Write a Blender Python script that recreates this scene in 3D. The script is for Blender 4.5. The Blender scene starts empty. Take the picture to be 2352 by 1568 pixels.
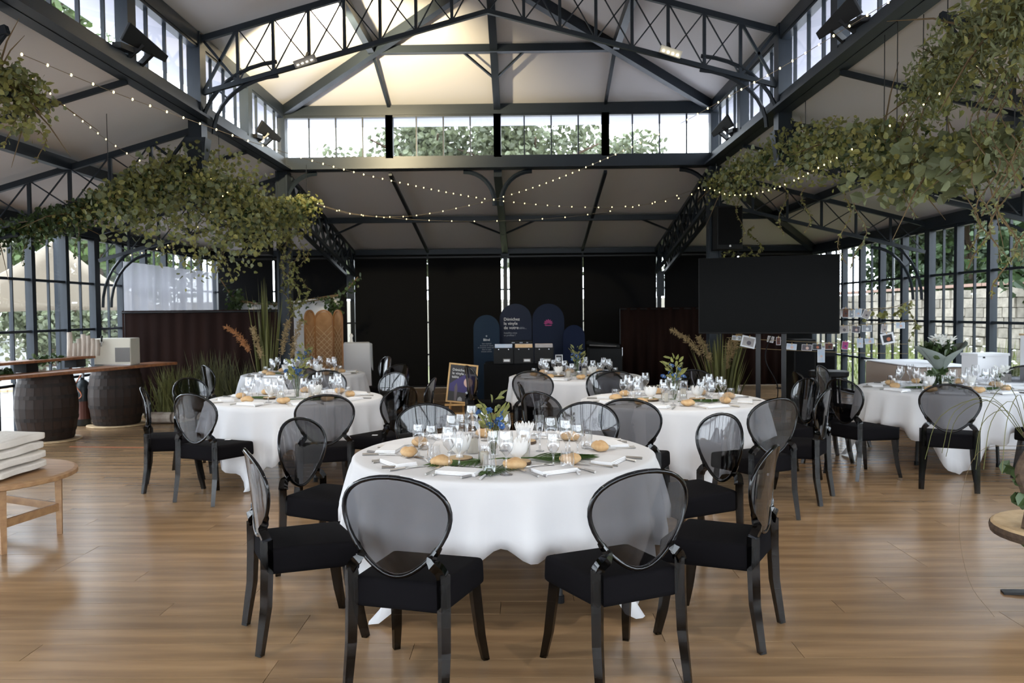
import bpy, bmesh, math, random
from mathutils import Vector, Matrix
random.seed(7)
S = bpy.context.scene
COL = S.collection
PI = math.pi
V = Vector
# ------------------------------------------------------------------ camera
F_PX, CXP, CYP, EYE = 1870.0, 1176.0, 784.0, 1.58
yaw, pit, rol = math.atan(24/F_PX), math.atan(66/F_PX), .0095
fw = V((-math.sin(yaw)*math.cos(pit), math.cos(yaw)*math.cos(pit), -math.sin(pit)))
r0 = V((math.cos(yaw), math.sin(yaw), 0)); u0 = r0.cross(fw)
RR = r0*math.cos(rol) - u0*math.sin(rol); UU = u0*math.cos(rol) + r0*math.sin(rol)
cam_d = bpy.data.cameras.new('camera'); cam = bpy.data.objects.new('camera', cam_d); COL.objects.link(cam)
M3 = Matrix((RR, UU, -fw)).transposed()
cam.matrix_world = Matrix.Translation((0, 0, EYE)) @ M3.to_4x4()
cam_d.sensor_width = 36; cam_d.lens = F_PX/2352*36; cam_d.clip_start = .05; cam_d.clip_end = 300
cam_d.dof.use_dof = True; cam_d.dof.focus_distance = 3.9; cam_d.dof.aperture_fstop = 5.6
S.camera = cam
def ray(px, py): return fw + RR*((px-CXP)/F_PX) - UU*((py-CYP)/F_PX)
def at(px, py, y):                       # the point seen at a pixel, at depth y into the room
    d = ray(px, py); return V((0, 0, EYE)) + d*(y/d.y)
def fl(px, py, z=0.0):                   # the point seen at a pixel, on the level z
    d = ray(px, py); return V((0, 0, EYE)) + d*((z-EYE)/d.z)
# ------------------------------------------------------------------ light, sky, exposure
W = bpy.data.worlds.new('sky'); S.world = W; W.use_nodes = True
wn = W.node_tree.nodes; wl = W.node_tree.links
bg = wn['Background']; bg.inputs[1].default_value = 9.6
tc = wn.new('ShaderNodeTexCoord'); sx = wn.new('ShaderNodeSeparateXYZ'); cr = wn.new('ShaderNodeValToRGB')
wl.new(tc.outputs['Generated'], sx.inputs[0]); wl.new(sx.outputs['Z'], cr.inputs[0]); wl.new(cr.outputs[0], bg.inputs[0])
cr.color_ramp.elements[0].color = (.86, .92, 1, 1); cr.color_ramp.elements[1].color = (.80, .90, 1.06, 1)
S.view_settings.view_transform = 'Standard'; S.view_settings.look = 'None'; S.view_settings.gamma = 1
S.view_settings.use_curve_mapping = False; S.view_settings.exposure = 0.0
cy = S.cycles
cy.max_bounces = 8; cy.diffuse_bounces = 4; cy.glossy_bounces = 4; cy.transmission_bounces = 4; cy.transparent_max_bounces = 24
cy.sample_clamp_indirect = 6; cy.use_denoising = True; cy.caustics_reflective = False; cy.caustics_refractive = False
# ------------------------------------------------------------------ materials
MATS = {}
def mat(name, col, rough=.5, metal=0, noise=None, spec=.5, emit=None, trans=0, bump=None, island=0, sheen=0):
    m = bpy.data.materials.new(name); m.use_nodes = True; nt = m.node_tree; n = nt.nodes; l = nt.links
    b = n['Principled BSDF']; b.inputs['Base Color'].default_value = (*col, 1); b.inputs['Roughness'].default_value = rough
    b.inputs['Metallic'].default_value = metal; b.inputs['Specular IOR Level'].default_value = spec
    src = None
    if noise:                            # (scale xyz, second colour, detail)
        t = n.new('ShaderNodeTexCoord'); mp = n.new('ShaderNodeMapping'); mp.inputs['Scale'].default_value = noise[0]
        nz = n.new('ShaderNodeTexNoise'); nz.inputs['Scale'].default_value = 1; nz.inputs['Detail'].default_value = noise[2] if len(noise) > 2 else 3
        l.new(t.outputs['Object'], mp.inputs[0]); l.new(mp.outputs[0], nz.inputs['Vector'])
        mx = n.new('ShaderNodeMix'); mx.data_type = 'RGBA'; mx.inputs[6].default_value = (*col, 1); mx.inputs[7].default_value = (*noise[1], 1)
        rp = n.new('ShaderNodeMapRange'); rp.inputs[1].default_value = .32; rp.inputs[2].default_value = .68
        l.new(nz.outputs['Fac'], rp.inputs[0]); l.new(rp.outputs[0], mx.inputs[0]); src = mx.outputs[2]
    if island:
        g = n.new('ShaderNodeNewGeometry'); oi = n.new('ShaderNodeObjectInfo'); ad = n.new('ShaderNodeMath'); ad.operation = 'ADD'
        fr = n.new('ShaderNodeMath'); fr.operation = 'FRACT'
        l.new(g.outputs['Random Per Island'], ad.inputs[0]); l.new(oi.outputs['Random'], ad.inputs[1]); l.new(ad.outputs[0], fr.inputs[0])
        mr = n.new('ShaderNodeMapRange'); mr.inputs[3].default_value = 1-island; mr.inputs[4].default_value = 1+island; l.new(fr.outputs[0], mr.inputs[0])
        hs = n.new('ShaderNodeHueSaturation'); hs.inputs['Color'].default_value = (*col, 1)
        if src: l.new(src, hs.inputs['Color'])
        l.new(mr.outputs[0], hs.inputs['Value']); src = hs.outputs[0]
    if src: l.new(src, b.inputs['Base Color'])
    if bump:
        t = n.new('ShaderNodeTexCoord'); nz = n.new('ShaderNodeTexNoise'); nz.inputs['Scale'].default_value = bump[0]
        bp = n.new('ShaderNodeBump'); bp.inputs['Strength'].default_value = bump[1]; bp.inputs['Distance'].default_value = bump[2] if len(bump) > 2 else .01
        l.new(t.outputs['Object'], nz.inputs['Vector']); l.new(nz.outputs['Fac'], bp.inputs['Height']); l.new(bp.outputs[0], b.inputs['Normal'])
    if emit:
        b.inputs['Emission Color'].default_value = (*emit[0], 1); b.inputs['Emission Strength'].default_value = emit[1]
    if trans:                            # light coming through leaves and cloth
        tr = n.new('ShaderNodeBsdfTranslucent'); ms = n.new('ShaderNodeMixShader'); ms.inputs[0].default_value = trans
        tr.inputs[0].default_value = (*col, 1)
        if src: l.new(src, tr.inputs[0])
        l.new(b.outputs[0], ms.inputs[1]); l.new(tr.outputs[0], ms.inputs[2]); l.new(ms.outputs[0], n['Material Output'].inputs[0])
    MATS[name] = m; return m
def clear(name, tint, rough=.02, ior=1.45, boost=1.0, gloss=(1, 1, 1)):
    m = bpy.data.materials.new(name); m.use_nodes = True; nt = m.node_tree; n = nt.nodes; l = nt.links
    n.remove(n['Principled BSDF'])
    t = n.new('ShaderNodeBsdfTransparent'); t.inputs[0].default_value = (*tint, 1)
    g = n.new('ShaderNodeBsdfGlossy'); g.inputs['Roughness'].default_value = rough; g.inputs[0].default_value = (*gloss, 1)
    fr = n.new('ShaderNodeFresnel'); fr.inputs[0].default_value = ior
    ge = n.new('ShaderNodeNewGeometry'); mr = n.new('ShaderNodeMapRange'); mr.inputs[3].default_value = ior; mr.inputs[4].default_value = 1/ior
    l.new(ge.outputs['Backfacing'], mr.inputs[0]); l.new(mr.outputs[0], fr.inputs[0])   # the same mirror strength from both faces
    mu = n.new('ShaderNodeMath'); mu.operation = 'MULTIPLY'; mu.inputs[1].default_value = boost; mu.use_clamp = True
    l.new(fr.outputs[0], mu.inputs[0])
    mx = n.new('ShaderNodeMixShader'); l.new(mu.outputs[0], mx.inputs[0]); l.new(t.outputs[0], mx.inputs[1]); l.new(g.outputs[0], mx.inputs[2])
    l.new(mx.outputs[0], n['Material Output'].inputs[0]); MATS[name] = m; return m
mat('steel', (.014, .019, .026), .38, noise=((1.5, 1.5, 1.5), (.017, .023, .031)), spec=.27)
mat('ceiling', (.60, .58, .59), .75, bump=(6, .05))
mat('black_cloth', (.0045, .0045, .005), .9, spec=.15, bump=(40, .1))
mat('brown_cloth', (.020, .010, .008), .95, spec=.06, noise=((6, 6, .6), (.013, .007, .006)))
mat('seat_cloth', (.0055, .005, .006), .95, spec=.06, bump=(300, .15, .002))
mat('linen', (.745, .745, .76), .85, spec=.2, bump=(220, .12, .002), trans=.12)
mat('napkin', (.78, .78, .79), .85, spec=.2, bump=(150, .2, .002))
m = mat('sheer', (.50, .50, .53), .9, spec=.1, trans=.6); nt = m.node_tree; out = nt.nodes['Material Output']; src_ = out.inputs[0].links[0].from_socket
tp = nt.nodes.new('ShaderNodeBsdfTransparent'); mx = nt.nodes.new('ShaderNodeMixShader'); mx.inputs[0].default_value = .72; nt.links.new(tp.outputs[0], mx.inputs[1]); nt.links.new(src_, mx.inputs[2]); nt.links.new(mx.outputs[0], out.inputs[0])   # thin weave: some light passes straight
mat('cream_cloth', (.70, .66, .60), .9, spec=.1, bump=(30, .4, .01))
mat('beige_cloth', (.42, .34, .29), .9, spec=.1)
mat('slab', (.03, .025, .02), .9)
mat('oak', (.335, .212, .112), .25, noise=((.9, 9, 3), (.20, .122, .064), 6), island=.13, spec=.5, bump=(30, .03))
mat('wood', (.42, .25, .12), .5, noise=((3, 22, 22), (.28, .15, .07), 4), island=.1)
mat('wood_red', (.30, .12, .045), .4, noise=((2, 20, 20), (.16, .06, .025), 4))
mat('pale_wood', (.62, .46, .28), .6, noise=((8, 8, 30), (.48, .32, .17), 4))
mat('gold_wood', (.62, .40, .16), .45, noise=((20, 20, 4), (.5, .3, .11)))
mat('screen_wood', (.36, .17, .06), .5, noise=((30, 30, 4), (.25, .11, .035)), island=.1)
mat('screen_back', (.40, .22, .10), .7, noise=((9, 9, 9), (.30, .15, .06)))
mat('driftwood', (.52, .45, .38), .8, noise=((14, 14, 4), (.32, .26, .21), 5), island=.15)
mat('barrel', (.034, .020, .014), .55, noise=((18, 18, 2.2), (.018, .011, .008), 4), island=.12, spec=.22)
mat('hoop', (.014, .011, .010), .6, 0, noise=((8, 8, 8), (.028, .018, .013)), spec=.2)
mat('log_end', (.60, .44, .26), .7, noise=((12, 12, 12), (.45, .31, .17)))
mat('bark', (.10, .065, .04), .9, noise=((30, 30, 30), (.05, .03, .02)), bump=(40, .6))
mat('black_plastic', (.006, .006, .0065), .5, spec=.18)
mat('black_gloss', (.003, .003, .003), .22, spec=.03)
mat('black_metal', (.010, .010, .011), .4, .4)
mat('grey_plastic', (.16, .15, .14), .6)
mat('cream_metal', (.56, .52, .43), .4)
mat('chrome', (.75, .75, .76), .14, 1)
mat('silver', (.78, .77, .75), .30, 1)
mat('steel_bottle', (.028, .034, .036), .35, .3)
mat('rust', (.10, .03, .018), .6)
mat('copper', (.40, .11, .04), .4)
mat('white_paint', (.80, .80, .80), .5)
mat('white_card', (.82, .82, .84), .6)
mat('porcelain', (.84, .83, .81), .25)
mat('wax', (.80, .74, .62), .5, trans=.3)
mat('bread', (.50, .30, .135), .7, noise=((22, 22, 22), (.62, .42, .22), 3), bump=(60, .3, .004))
mat('leaf', (.20, .215, .065), .5, noise=((4, 4, 4), (.27, .25, .085)), island=.4, trans=.35)
mat('leaf_grey', (.21, .235, .125), .55, noise=((3, 3, 3), (.16, .185, .09)), island=.35, trans=.3)
mat('leaf_dark', (.045, .075, .024), .45, island=.4, trans=.25)
mat('leaf_gold', (.30, .20, .035), .5, island=.4, trans=.4)
mat('palm', (.055, .105, .022), .38, island=.25, trans=.2)
mat('twig', (.13, .085, .04), .8)
mat('straw', (.42, .31, .16), .9, island=.25, trans=.3)
mat('straw_orange', (.46, .22, .09), .9, island=.2, trans=.3)
mat('reed', (.13, .13, .04), .7, island=.4, trans=.3)
mat('grass_in', (.060, .058, .014), .7, island=.5, trans=.3)
mat('blue_petal', (.055, .13, .33), .6, island=.3, trans=.2)
mat('white_petal', (.84, .84, .80), .6, trans=.3)
mat('wrap_paper', (.22, .25, .23), .7, trans=.15)
mat('navy', (.007, .012, .030), .6, spec=.15); mat('navy_pale', (.013, .018, .036), .6, spec=.15); mat('navy_deep', (.003, .008, .030), .6, spec=.15); mat('navy_teal', (.008, .020, .040), .6, spec=.15)
mat('print_white', (.75, .75, .75), .6); mat('print_grey', (.28, .30, .33), .6); mat('print_pink', (.36, .035, .17), .6)
mat('print_violet', (.03, .022, .13), .5); mat('print_dark', (.012, .012, .016), .5); mat('print_rose', (.62, .42, .36), .5); mat('print_smoke', (.09, .075, .09), .5)
mat('sleeve_blue', (.35, .47, .62), .5, noise=((9, 9, 9), (.6, .6, .62))); mat('sleeve_orange', (.62, .36, .15), .5, noise=((9, 9, 9), (.7, .5, .3))); mat('sleeve_grey', (.30, .27, .26), .5, noise=((7, 7, 7), (.42, .38, .36)))
mat('paper_white', (.80, .80, .82), .6)
mat('stone', (.30, .265, .215), .9, noise=((5, 5, 5), (.21, .185, .15), 5), island=.28, bump=(14, .5, .03))
mat('mortar', (.26, .235, .195), .95)
mat('lawn', (.115, .125, .05), .95, noise=((.6, .6, .6), (.15, .145, .07)))
mat('blade', (.15, .18, .045), .8, island=.4, trans=.3)
mat('gravel', (.36, .345, .33), .95, noise=((2, 2, 2), (.29, .275, .26)))
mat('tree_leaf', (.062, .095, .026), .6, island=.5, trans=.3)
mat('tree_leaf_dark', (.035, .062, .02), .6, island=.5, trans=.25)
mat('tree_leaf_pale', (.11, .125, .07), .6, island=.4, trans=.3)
mat('sail', (.46, .40, .32), .8, trans=.3)
mat('soffit', (.50, .50, .56), .8)
mat('render_wall', (.27, .17, .13), .9)
mat('led', (.9, .85, .7), .3, emit=((1, .93, .75), 14)); mat('bulb', (1, .9, .5), .3, emit=((1, .80, .36), 5))
mat('wire', (.18, .14, .09), .6)
clear('pane', (.965, .975, .97), .01, 1.45, .75)
clear('smoke', (.50, .50, .515), .03, 1.5, .9)
clear('smoke_rim', (.14, .145, .16), .06, 1.5, .85)
clear('smoke_leg', (.22, .215, .215), .12, 1.5, .6)
clear('crystal', (.93, .935, .945), .03, 1.5, 2.6)
# ------------------------------------------------------------------ helpers
class MB:
    def __init__(s): s.v = []; s.f = []
    def add(s, vs, fs):
        o = len(s.v); s.v += [tuple(p) for p in vs]; s.f += [tuple(i+o for i in f) for f in fs]; return s
    def box(s, c, d, rz=0, taper=1.0):
        x, y, z = d[0]/2, d[1]/2, d[2]/2; R = Matrix.Rotation(rz, 3, 'Z'); c = V(c)
        vs = [c + R @ V((sx*x*(taper if sz < 0 else 1), sy*y*(taper if sz < 0 else 1), sz*z)) for sz in (-1, 1) for sx, sy in ((-1, -1), (1, -1), (1, 1), (-1, 1))]
        return s.add(vs, BOXF)
    def bar(s, p, q, w, h=None, up=(0, 0, 1), w2=None, h2=None):
        p, q = V(p), V(q); h = h or w; w2 = w2 or w; h2 = h2 or h
        d = (q-p).normalized(); u = V(up)
        if abs(d.dot(u)) > .98: u = V((0, 1, 0))
        a = d.cross(u).normalized(); b = a.cross(d)
        vs = [p+a*i*w/2+b*j*h/2 for i, j in ((-1, -1), (1, -1), (1, 1), (-1, 1))]+[q+a*i*w2/2+b*j*h2/2 for i, j in ((-1, -1), (1, -1), (1, 1), (-1, 1))]
        return s.add(vs, BOXF)
    def tube(s, pts, r, n=6, cap=True, flat=None):
        pts = [V(p) for p in pts]; k = len(pts); rs = r if isinstance(r, (list, tuple)) else [r]*k
        vs = []; fs = []; a = None
        for i, p in enumerate(pts):
            d = (pts[min(i+1, k-1)]-pts[max(i-1, 0)]).normalized()
            if a is None:
                a = d.orthogonal().normalized() if flat is None else (V(flat)-d*V(flat).dot(d)).normalized()
            else: a = (a-d*a.dot(d)).normalized()
            b = d.cross(a)
            vs += [p+(a*math.cos(2*PI*j/n+PI/n)+b*math.sin(2*PI*j/n+PI/n))*rs[i] for j in range(n)]
        for i in range(k-1):
            fs += [(i*n+j, i*n+(j+1) % n, (i+1)*n+(j+1) % n, (i+1)*n+j) for j in range(n)]
        if cap: fs += [tuple(range(n-1, -1, -1)), tuple((k-1)*n+j for j in range(n))]
        return s.add(vs, fs)
    def lathe(s, prof, n=16, c=(0, 0, 0), cap=True):
        vs = []; fs = []; k = len(prof)
        for r, z in prof: vs += [(c[0]+r*math.cos(2*PI*j/n), c[1]+r*math.sin(2*PI*j/n), c[2]+z) for j in range(n)]
        for i in range(k-1): fs += [(i*n+j, i*n+(j+1) % n, (i+1)*n+(j+1) % n, (i+1)*n+j) for j in range(n)]
        if cap: fs += [tuple(range(n-1, -1, -1)), tuple((k-1)*n+j for j in range(n))]
        return s.add(vs, fs)
    def prism(s, outline, c, ax, ay, th):       # outline in the plane ax, ay, with thickness along the normal
        ax, ay, c = V(ax).normalized(), V(ay).normalized(), V(c); nrm = ax.cross(ay); k = len(outline)
        vs = [c+ax*x+ay*y-nrm*th/2 for x, y in outline]+[c+ax*x+ay*y+nrm*th/2 for x, y in outline]
        return s.add(vs, [tuple(range(k-1, -1, -1)), tuple(range(k, 2*k))]+[(i, (i+1) % k, k+(i+1) % k, k+i) for i in range(k)])
    def mesh(s, name, m, smooth=False):
        me = bpy.data.meshes.new(name); me.from_pydata(s.v, [], s.f); me.update()
        me.materials.append(MATS[m])
        if smooth: me.polygons.foreach_set('use_smooth', [True]*len(me.polygons))
        return me
    def build(s, name, m, parent=None, smooth=False): return link(name, s.mesh(name, m, smooth), parent)
BOXF = [(0, 3, 2, 1), (4, 5, 6, 7), (0, 1, 5, 4), (1, 2, 6, 5), (2, 3, 7, 6), (3, 0, 4, 7)]
def link(name, me, parent=None, loc=None, rz=0):
    o = bpy.data.objects.new(name, me); COL.objects.link(o)
    if parent: o.parent = parent
    if loc is not None: o.location = loc
    if rz: o.rotation_euler = (0, 0, rz)
    return o
def tag(o, label, cat, group=None):
    o['label'] = label; o['category'] = cat
    if group: o['group'] = group
    return o
def thing(name, label, cat, loc=(0, 0, 0), rz=0, group=None):
    return tag(link(name, None, None, loc, rz), label, cat, group)
def struct(o): o['kind'] = 'structure'; return o
def stuff(o): o['kind'] = 'stuff'; return o
def bevel(o, w, seg=2):
    m = o.modifiers.new('bevel', 'BEVEL'); m.width = w; m.segments = seg; m.limit_method = 'ANGLE'; return o
def copy_tree(o, parent=None):
    c = o.copy(); COL.objects.link(c); c.parent = parent
    for ch in o.children: copy_tree(ch, c)
    return c
def text(name, body, size, loc, rot, m, parent, align='LEFT'):
    cu = bpy.data.curves.new(name, 'FONT'); cu.body = body; cu.size = size; cu.extrude = .0008; cu.align_x = align; cu.resolution_u = 2
    cu.materials.append(MATS[m]); o = bpy.data.objects.new('tmp', cu); COL.objects.link(o); bpy.context.view_layer.update()
    me = bpy.data.meshes.new_from_object(o.evaluated_get(bpy.context.evaluated_depsgraph_get())); bpy.data.objects.remove(o); bpy.data.curves.remove(cu)
    o = link(name, me, parent); o.location = loc; o.rotation_euler = rot; return o
def arc(c, a, b, t0, t1, n=8):               # points on an arc in the plane a, b about c
    c, a, b = V(c), V(a), V(b); return [c+a*math.cos(t0+(t1-t0)*i/n)+b*math.sin(t0+(t1-t0)*i/n) for i in range(n+1)]
def spline(pts, n=8):                        # Catmull-Rom
    pts = [V(p) for p in pts]; P = [pts[0]*2-pts[1]]+pts+[pts[-1]*2-pts[-2]]; out = []
    for i in range(1, len(P)-2):
        for k in range(n):
            t = k/n; a, b, c, d = P[i-1:i+3]
            out.append(.5*((2*b)+(c-a)*t+(2*a-5*b+4*c-d)*t*t+(3*b-a-3*c+d)*t**3))
    return out+[pts[-1]]
def leaf_mesh(specs):                        # (position, direction, normal, length, width)
    mb = MB()
    for p, d, nn, L, w in specs:
        s_ = d.cross(nn).normalized()*w; q = nn*(L*.12)
        mb.v += [tuple(x) for x in (p, p+d*L*.3+s_*.42+q, p+d*L*.68+s_*.40+q, p+d*L, p+d*L*.68-s_*.40+q, p+d*L*.3-s_*.42+q)]
        o = len(mb.v)-6; mb.f += [(o, o+1, o+2, o+3), (o, o+3, o+4, o+5)]
    return mb
def rdir(down=0.0):
    v = V((random.gauss(0, 1), random.gauss(0, 1), random.gauss(0, 1)-down)); return v.normalized()
def cloud(path, rad, n, L, down=.6, droop=1.0, asp=.9, biased=1.0):
    sp = []
    for _ in range(n):
        t = random.random()*(len(path)-1); i = int(t); p = path[i].lerp(path[min(i+1, len(path)-1)], t-i)
        r = rad(t/(len(path)-1)) if callable(rad) else rad
        o = rdir()*r*random.random()**.6
        if o.z > 0: o.z *= .6
        else: o.z *= droop
        l_ = L*random.uniform(.6, 1.25)
        sp.append((p+o, rdir(down), rdir(), l_, l_*asp))
    return sp
# ------------------------------------------------------------------ building: levels and grid
m_ = .82; XC = -.354
XL, XR = -6.58, 6.20; YW = 17.4; YC = 12.48; YF = -4.0
CL, CR = XC-4*m_, XC+4*m_
ZE, ZS0, ZS1, ZT0, ZT1, ZR = 2.93, 3.76, 3.94, 4.59, 4.74, 5.68
YA = 9.75                                     # the end of the ridge
TR = [12.48, 9.2, 5.92]                       # truss lines
# floor: oak boards on a dark slab
floor = struct(MB().box(((XL+XR)/2, (YW+YF)/2, -.06), (XR-XL+.6, YW-YF+.6, .06)).build('floor', 'slab'))
BW = .186; rest = MB(); cnt = 0; base = {}
yy = 3.2; row = 0
def rows(y0, y1): return [y0+i*BW for i in range(int((y1-y0)/BW))]
def plank_me(L):
    k = round(L, 2)
    if k not in base: base[k] = MB().box((0, 0, -.009), (k-.0025, BW-.0025, .018)).mesh('plank', 'oak')
    return base[k]
for y in rows(3.2, YW+.2):
    x = XL+.05-random.choice((0, .4, .8, 1.2)); 
    while x < XR:
        L = 1.8; vis = abs(x+L/2) < (y*.66+.7)
        x0, x1 = max(x, XL+.02), min(x+L, XR-.02)
        if x1-x0 > .06:
            if vis and cnt < 298:
                o = link('plank', plank_me(x1-x0), floor); o.location = ((x0+x1)/2, y, random.uniform(-.0006, .0004)); cnt += 1
            else: rest.box(((x0+x1)/2, y, -.009), (x1-x0-.0025, BW-.0025, .018))
        x += L
for y in rows(YF, 3.0): rest.box(((XL+XR)/2, y+.01, -.009), (XR-XL-.04, BW-.0025, .018))
stuff(rest.build('boards', 'oak', floor))
# ceilings: thick panels
def slope(pts, th=.10):
    pts = [V(p) for p in pts]; n = (pts[1]-pts[0]).cross(pts[2]-pts[0]).normalized()
    if n.z < 0: pts.reverse(); n = -n
    k = len(pts); up = [p+V((0, 0, th)) for p in pts]
    mb = MB().add(pts+up, [tuple(range(k-1, -1, -1)), tuple(range(k, 2*k))]+[(i, (i+1) % k, k+(i+1) % k, k+i) for i in range(k)])
    return struct(mb.build('ceiling', 'ceiling'))
YB = YC
slope([(CL, YF, ZS0+.04), (CL, YB, ZS0+.04), (XL-.15, YW+.15, ZE), (XL-.15, YF, ZE)])
slope([(CR, YF, ZS0+.04), (CR, YB, ZS0+.04), (XR+.15, YW+.15, ZE), (XR+.15, YF, ZE)])
slope([(CL, YB, ZS0+.04), (CR, YB, ZS0+.04), (XR+.15, YW+.15, ZE), (XL-.15, YW+.15, ZE)])
slope([(CL, YF, ZT1), (XC, YF, ZR), (XC, YA, ZR), (CL, YB, ZT1)])
slope([(CR, YF, ZT1), (XC, YF, ZR), (XC, YA, ZR), (CR, YB, ZT1)])
slope([(CL, YB, ZT1), (XC, YA, ZR), (CR, YB, ZT1)])
# overhanging roof edge of the lantern, seen through its glass
ov = .75; ovz = ZT1-.12
for a, b, c, d in (((CL, YF), (CL, YB), (CL-ov, YB+ov), (CL-ov, YF)), ((CR, YF), (CR, YB), (CR+ov, YB+ov), (CR+ov, YF)), ((CL, YB), (CR, YB), (CR+ov, YB+ov), (CL-ov, YB+ov))):
    pts = [V((*a, ZT1-.02)), V((*b, ZT1-.02)), V((*c, ovz-.03)), V((*d, ovz-.03))]
    o = slope(pts, .06); o.name = 'roof_overhang'; o.data.materials.clear(); o.data.materials.append(MATS['soffit'])
def member(name, parent, p, q, w, h=None, up=(0, 0, 1), m='steel'): return MB().bar(p, q, w, h, up).build(name, m, parent)
# lantern beams
lant = struct(link('lantern_frame', None))
for x in (CL, CR):
    member('sill_beam', lant, (x, YF, (ZS0+ZS1)/2), (x, YB+.06, (ZS0+ZS1)/2), .12, ZS1-ZS0); member('top_beam', lant, (x, YF, (ZT0+ZT1)/2), (x, YB+.06, (ZT0+ZT1)/2), .12, ZT1-ZT0)
    sg = 1 if x > 0 else -1
    member('sill_ledge', lant, (x-sg*.10, YF, ZS0+.02), (x-sg*.10, YB, ZS0+.02), .16, .03)
member('sill_beam', lant, (CL, YB, (ZS0+ZS1)/2), (CR, YB, (ZS0+ZS1)/2), .12, ZS1-ZS0); member('top_beam', lant, (CL, YB, (ZT0+ZT1)/2), (CR, YB, (ZT0+ZT1)/2), .12, ZT1-ZT0)
member('sill_ledge', lant, (CL, YB-.10, ZS0+.02), (CR, YB-.10, ZS0+.02), .16, .03)
# upper roof timbers: hips, ridge, purlins, rafters
up_ = struct(link('roof_frame', None)); dz = V((0, 0, -.07))
Lc, Rc, Ap = V((CL, YB, ZT1)), V((CR, YB, ZT1)), V((XC, YA, ZR))
member('hip_rafter', up_, Lc+dz, Ap+dz, .10, .16); member('hip_rafter', up_, Rc+dz, Ap+dz, .10, .16)
member('ridge_beam', up_, (XC, YF, ZR-.08), (XC, YA, ZR-.08), .10, .16)
Lm, Rm, Cm = Lc.lerp(Ap, .5)+dz, Rc.lerp(Ap, .5)+dz, V((XC, YB, ZT1)).lerp(Ap, .5)+dz
member('purlin', up_, Lm, Rm, .10, .10); member('purlin', up_, Lm, (Lm.x, YF, Lm.z), .09, .12); member('purlin', up_, Rm, (Rm.x, YF, Rm.z), .09, .12)
member('rafter', up_, (XC, YB, ZT1-.05), Ap+dz, .10, .12)
for s_ in (-1, 1):
    xm = XC+s_*1.64; t = Lm if s_ < 0 else Rm
    member('rafter', up_, (xm, YB, ZT1-.03), (xm, t.y, t.z), .045, .05)
    member('knee_brace', up_, Cm+V((s_*.42, 0, -.03)), V((XC, YB, ZT1-.04)).lerp(Ap, .28)+dz, .028)
MB().lathe([(.02, -.16), (.14, -.12), (.15, -.05), (.10, 0)], 12, (XC, YA, ZR-.08)).build('ridge_boss', 'steel', up_)
# lower roof timbers
lo = struct(link('aisle_roof_frame', None)); zs = ZS0+.0
def on_back(x, t): return V((x, YB+(YW-YB)*t, ZS0+(ZE-ZS0)*t-.05))
for k, w in ((-2, .05), (0, .12), (2, .05)): member('rafter', lo, on_back(XC+k*m_, 0), on_back(XC+k*m_, 1), w, w)
pb = on_back(0, .5); xl, xr = (CL+XL)/2, (CR+XR)/2
member('purlin', lo, (xl, pb.y, pb.z), (xr, pb.y, pb.z), .09, .10)
member('purlin', lo, (xl, pb.y, pb.z), (xl, YF, pb.z), .09, .12); member('purlin', lo, (xr, pb.y, pb.z), (xr, YF, pb.z), .09, .12)
member('hip_rafter', lo, (CL, YB, ZS0-.06), (XL, YW, ZE-.06), .10, .14); member('hip_rafter', lo, (CR, YB, ZS0-.06), (XR, YW, ZE-.06), .10, .14)
for s_ in (-1, 1):
    member('knee_brace', lo, (XC+s_*.62, pb.y-.02, pb.z-.03), (XC, pb.y+.9, pb.z-.20), .03)
    x = CL if s_ < 0 else CR
    member('knee_brace', lo, (x-s_*.75, pb.y-.02, pb.z-.03), (x-s_*.05, pb.y+.55, pb.z-.22), .03)
for y in [10.84, 7.56, 4.28]:
    member('rafter', lo, (CL, y, ZS0-.01), (XL, y, ZE-.02), .035, .05); member('rafter', lo, (CR, y, ZS0-.01), (XR, y, ZE-.02), .035, .05)
member('eave_beam', lo, (XL, YF, ZE-.07), (XL, YW, ZE-.07), .16, .16); member('eave_beam', lo, (XR, YF, ZE-.07), (XR, YW, ZE-.07), .16, .16)
member('eave_beam', lo, (XL, YW, ZE-.07), (XR, YW, ZE-.07), .16, .16)
# columns
def column(x, y, top, w=.15):
    c = struct(link('column', None, None, (x, y, 0)))
    MB().box((0, 0, top/2), (w, w, top)).build('shaft', 'steel', c)
    for sx_, sy_ in ((-1, 0), (1, 0)):
        MB().box((sx_*w*.5, 0, top/2), (.03, w*1.5, top)).build('flange', 'steel', c)
    MB().box((0, 0, .01), (.28, .28, .02)).build('base_plate', 'steel', c)
    return c
for x in (CL, CR): column(x, YC, ZS0)
for x, dirs in ((CL, 1), (CR, -1)):           # stub columns of the lantern at the truss lines
    for y in TR[1:2]:
        c = struct(link('column', None, None, (x, y, 0)))
        MB().box((0, 0, (3.2+ZT1)/2), (.15, .17, ZT1-3.2)).build('shaft', 'steel', c)
        MB().box((0, 0, 3.40), (.24, .18, .34), 0, .6).build('corbel', 'steel', c)
# curved brackets under the sill beam at the back
for x0, sides in ((XC, (-1, 1)), (CL, (1,)), (CR, (-1,))):
    for s_ in sides:
        pts = arc((x0+s_*.52, YC-.02, ZS0-.50), (-s_*.47, 0, 0), (0, 0, .47), 0, PI/2)
        struct(MB().tube([V((pts[0].x, pts[0].y, pts[0].z-.05))]+pts, .035, 4).build('arch_bracket', 'steel', lant))
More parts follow.
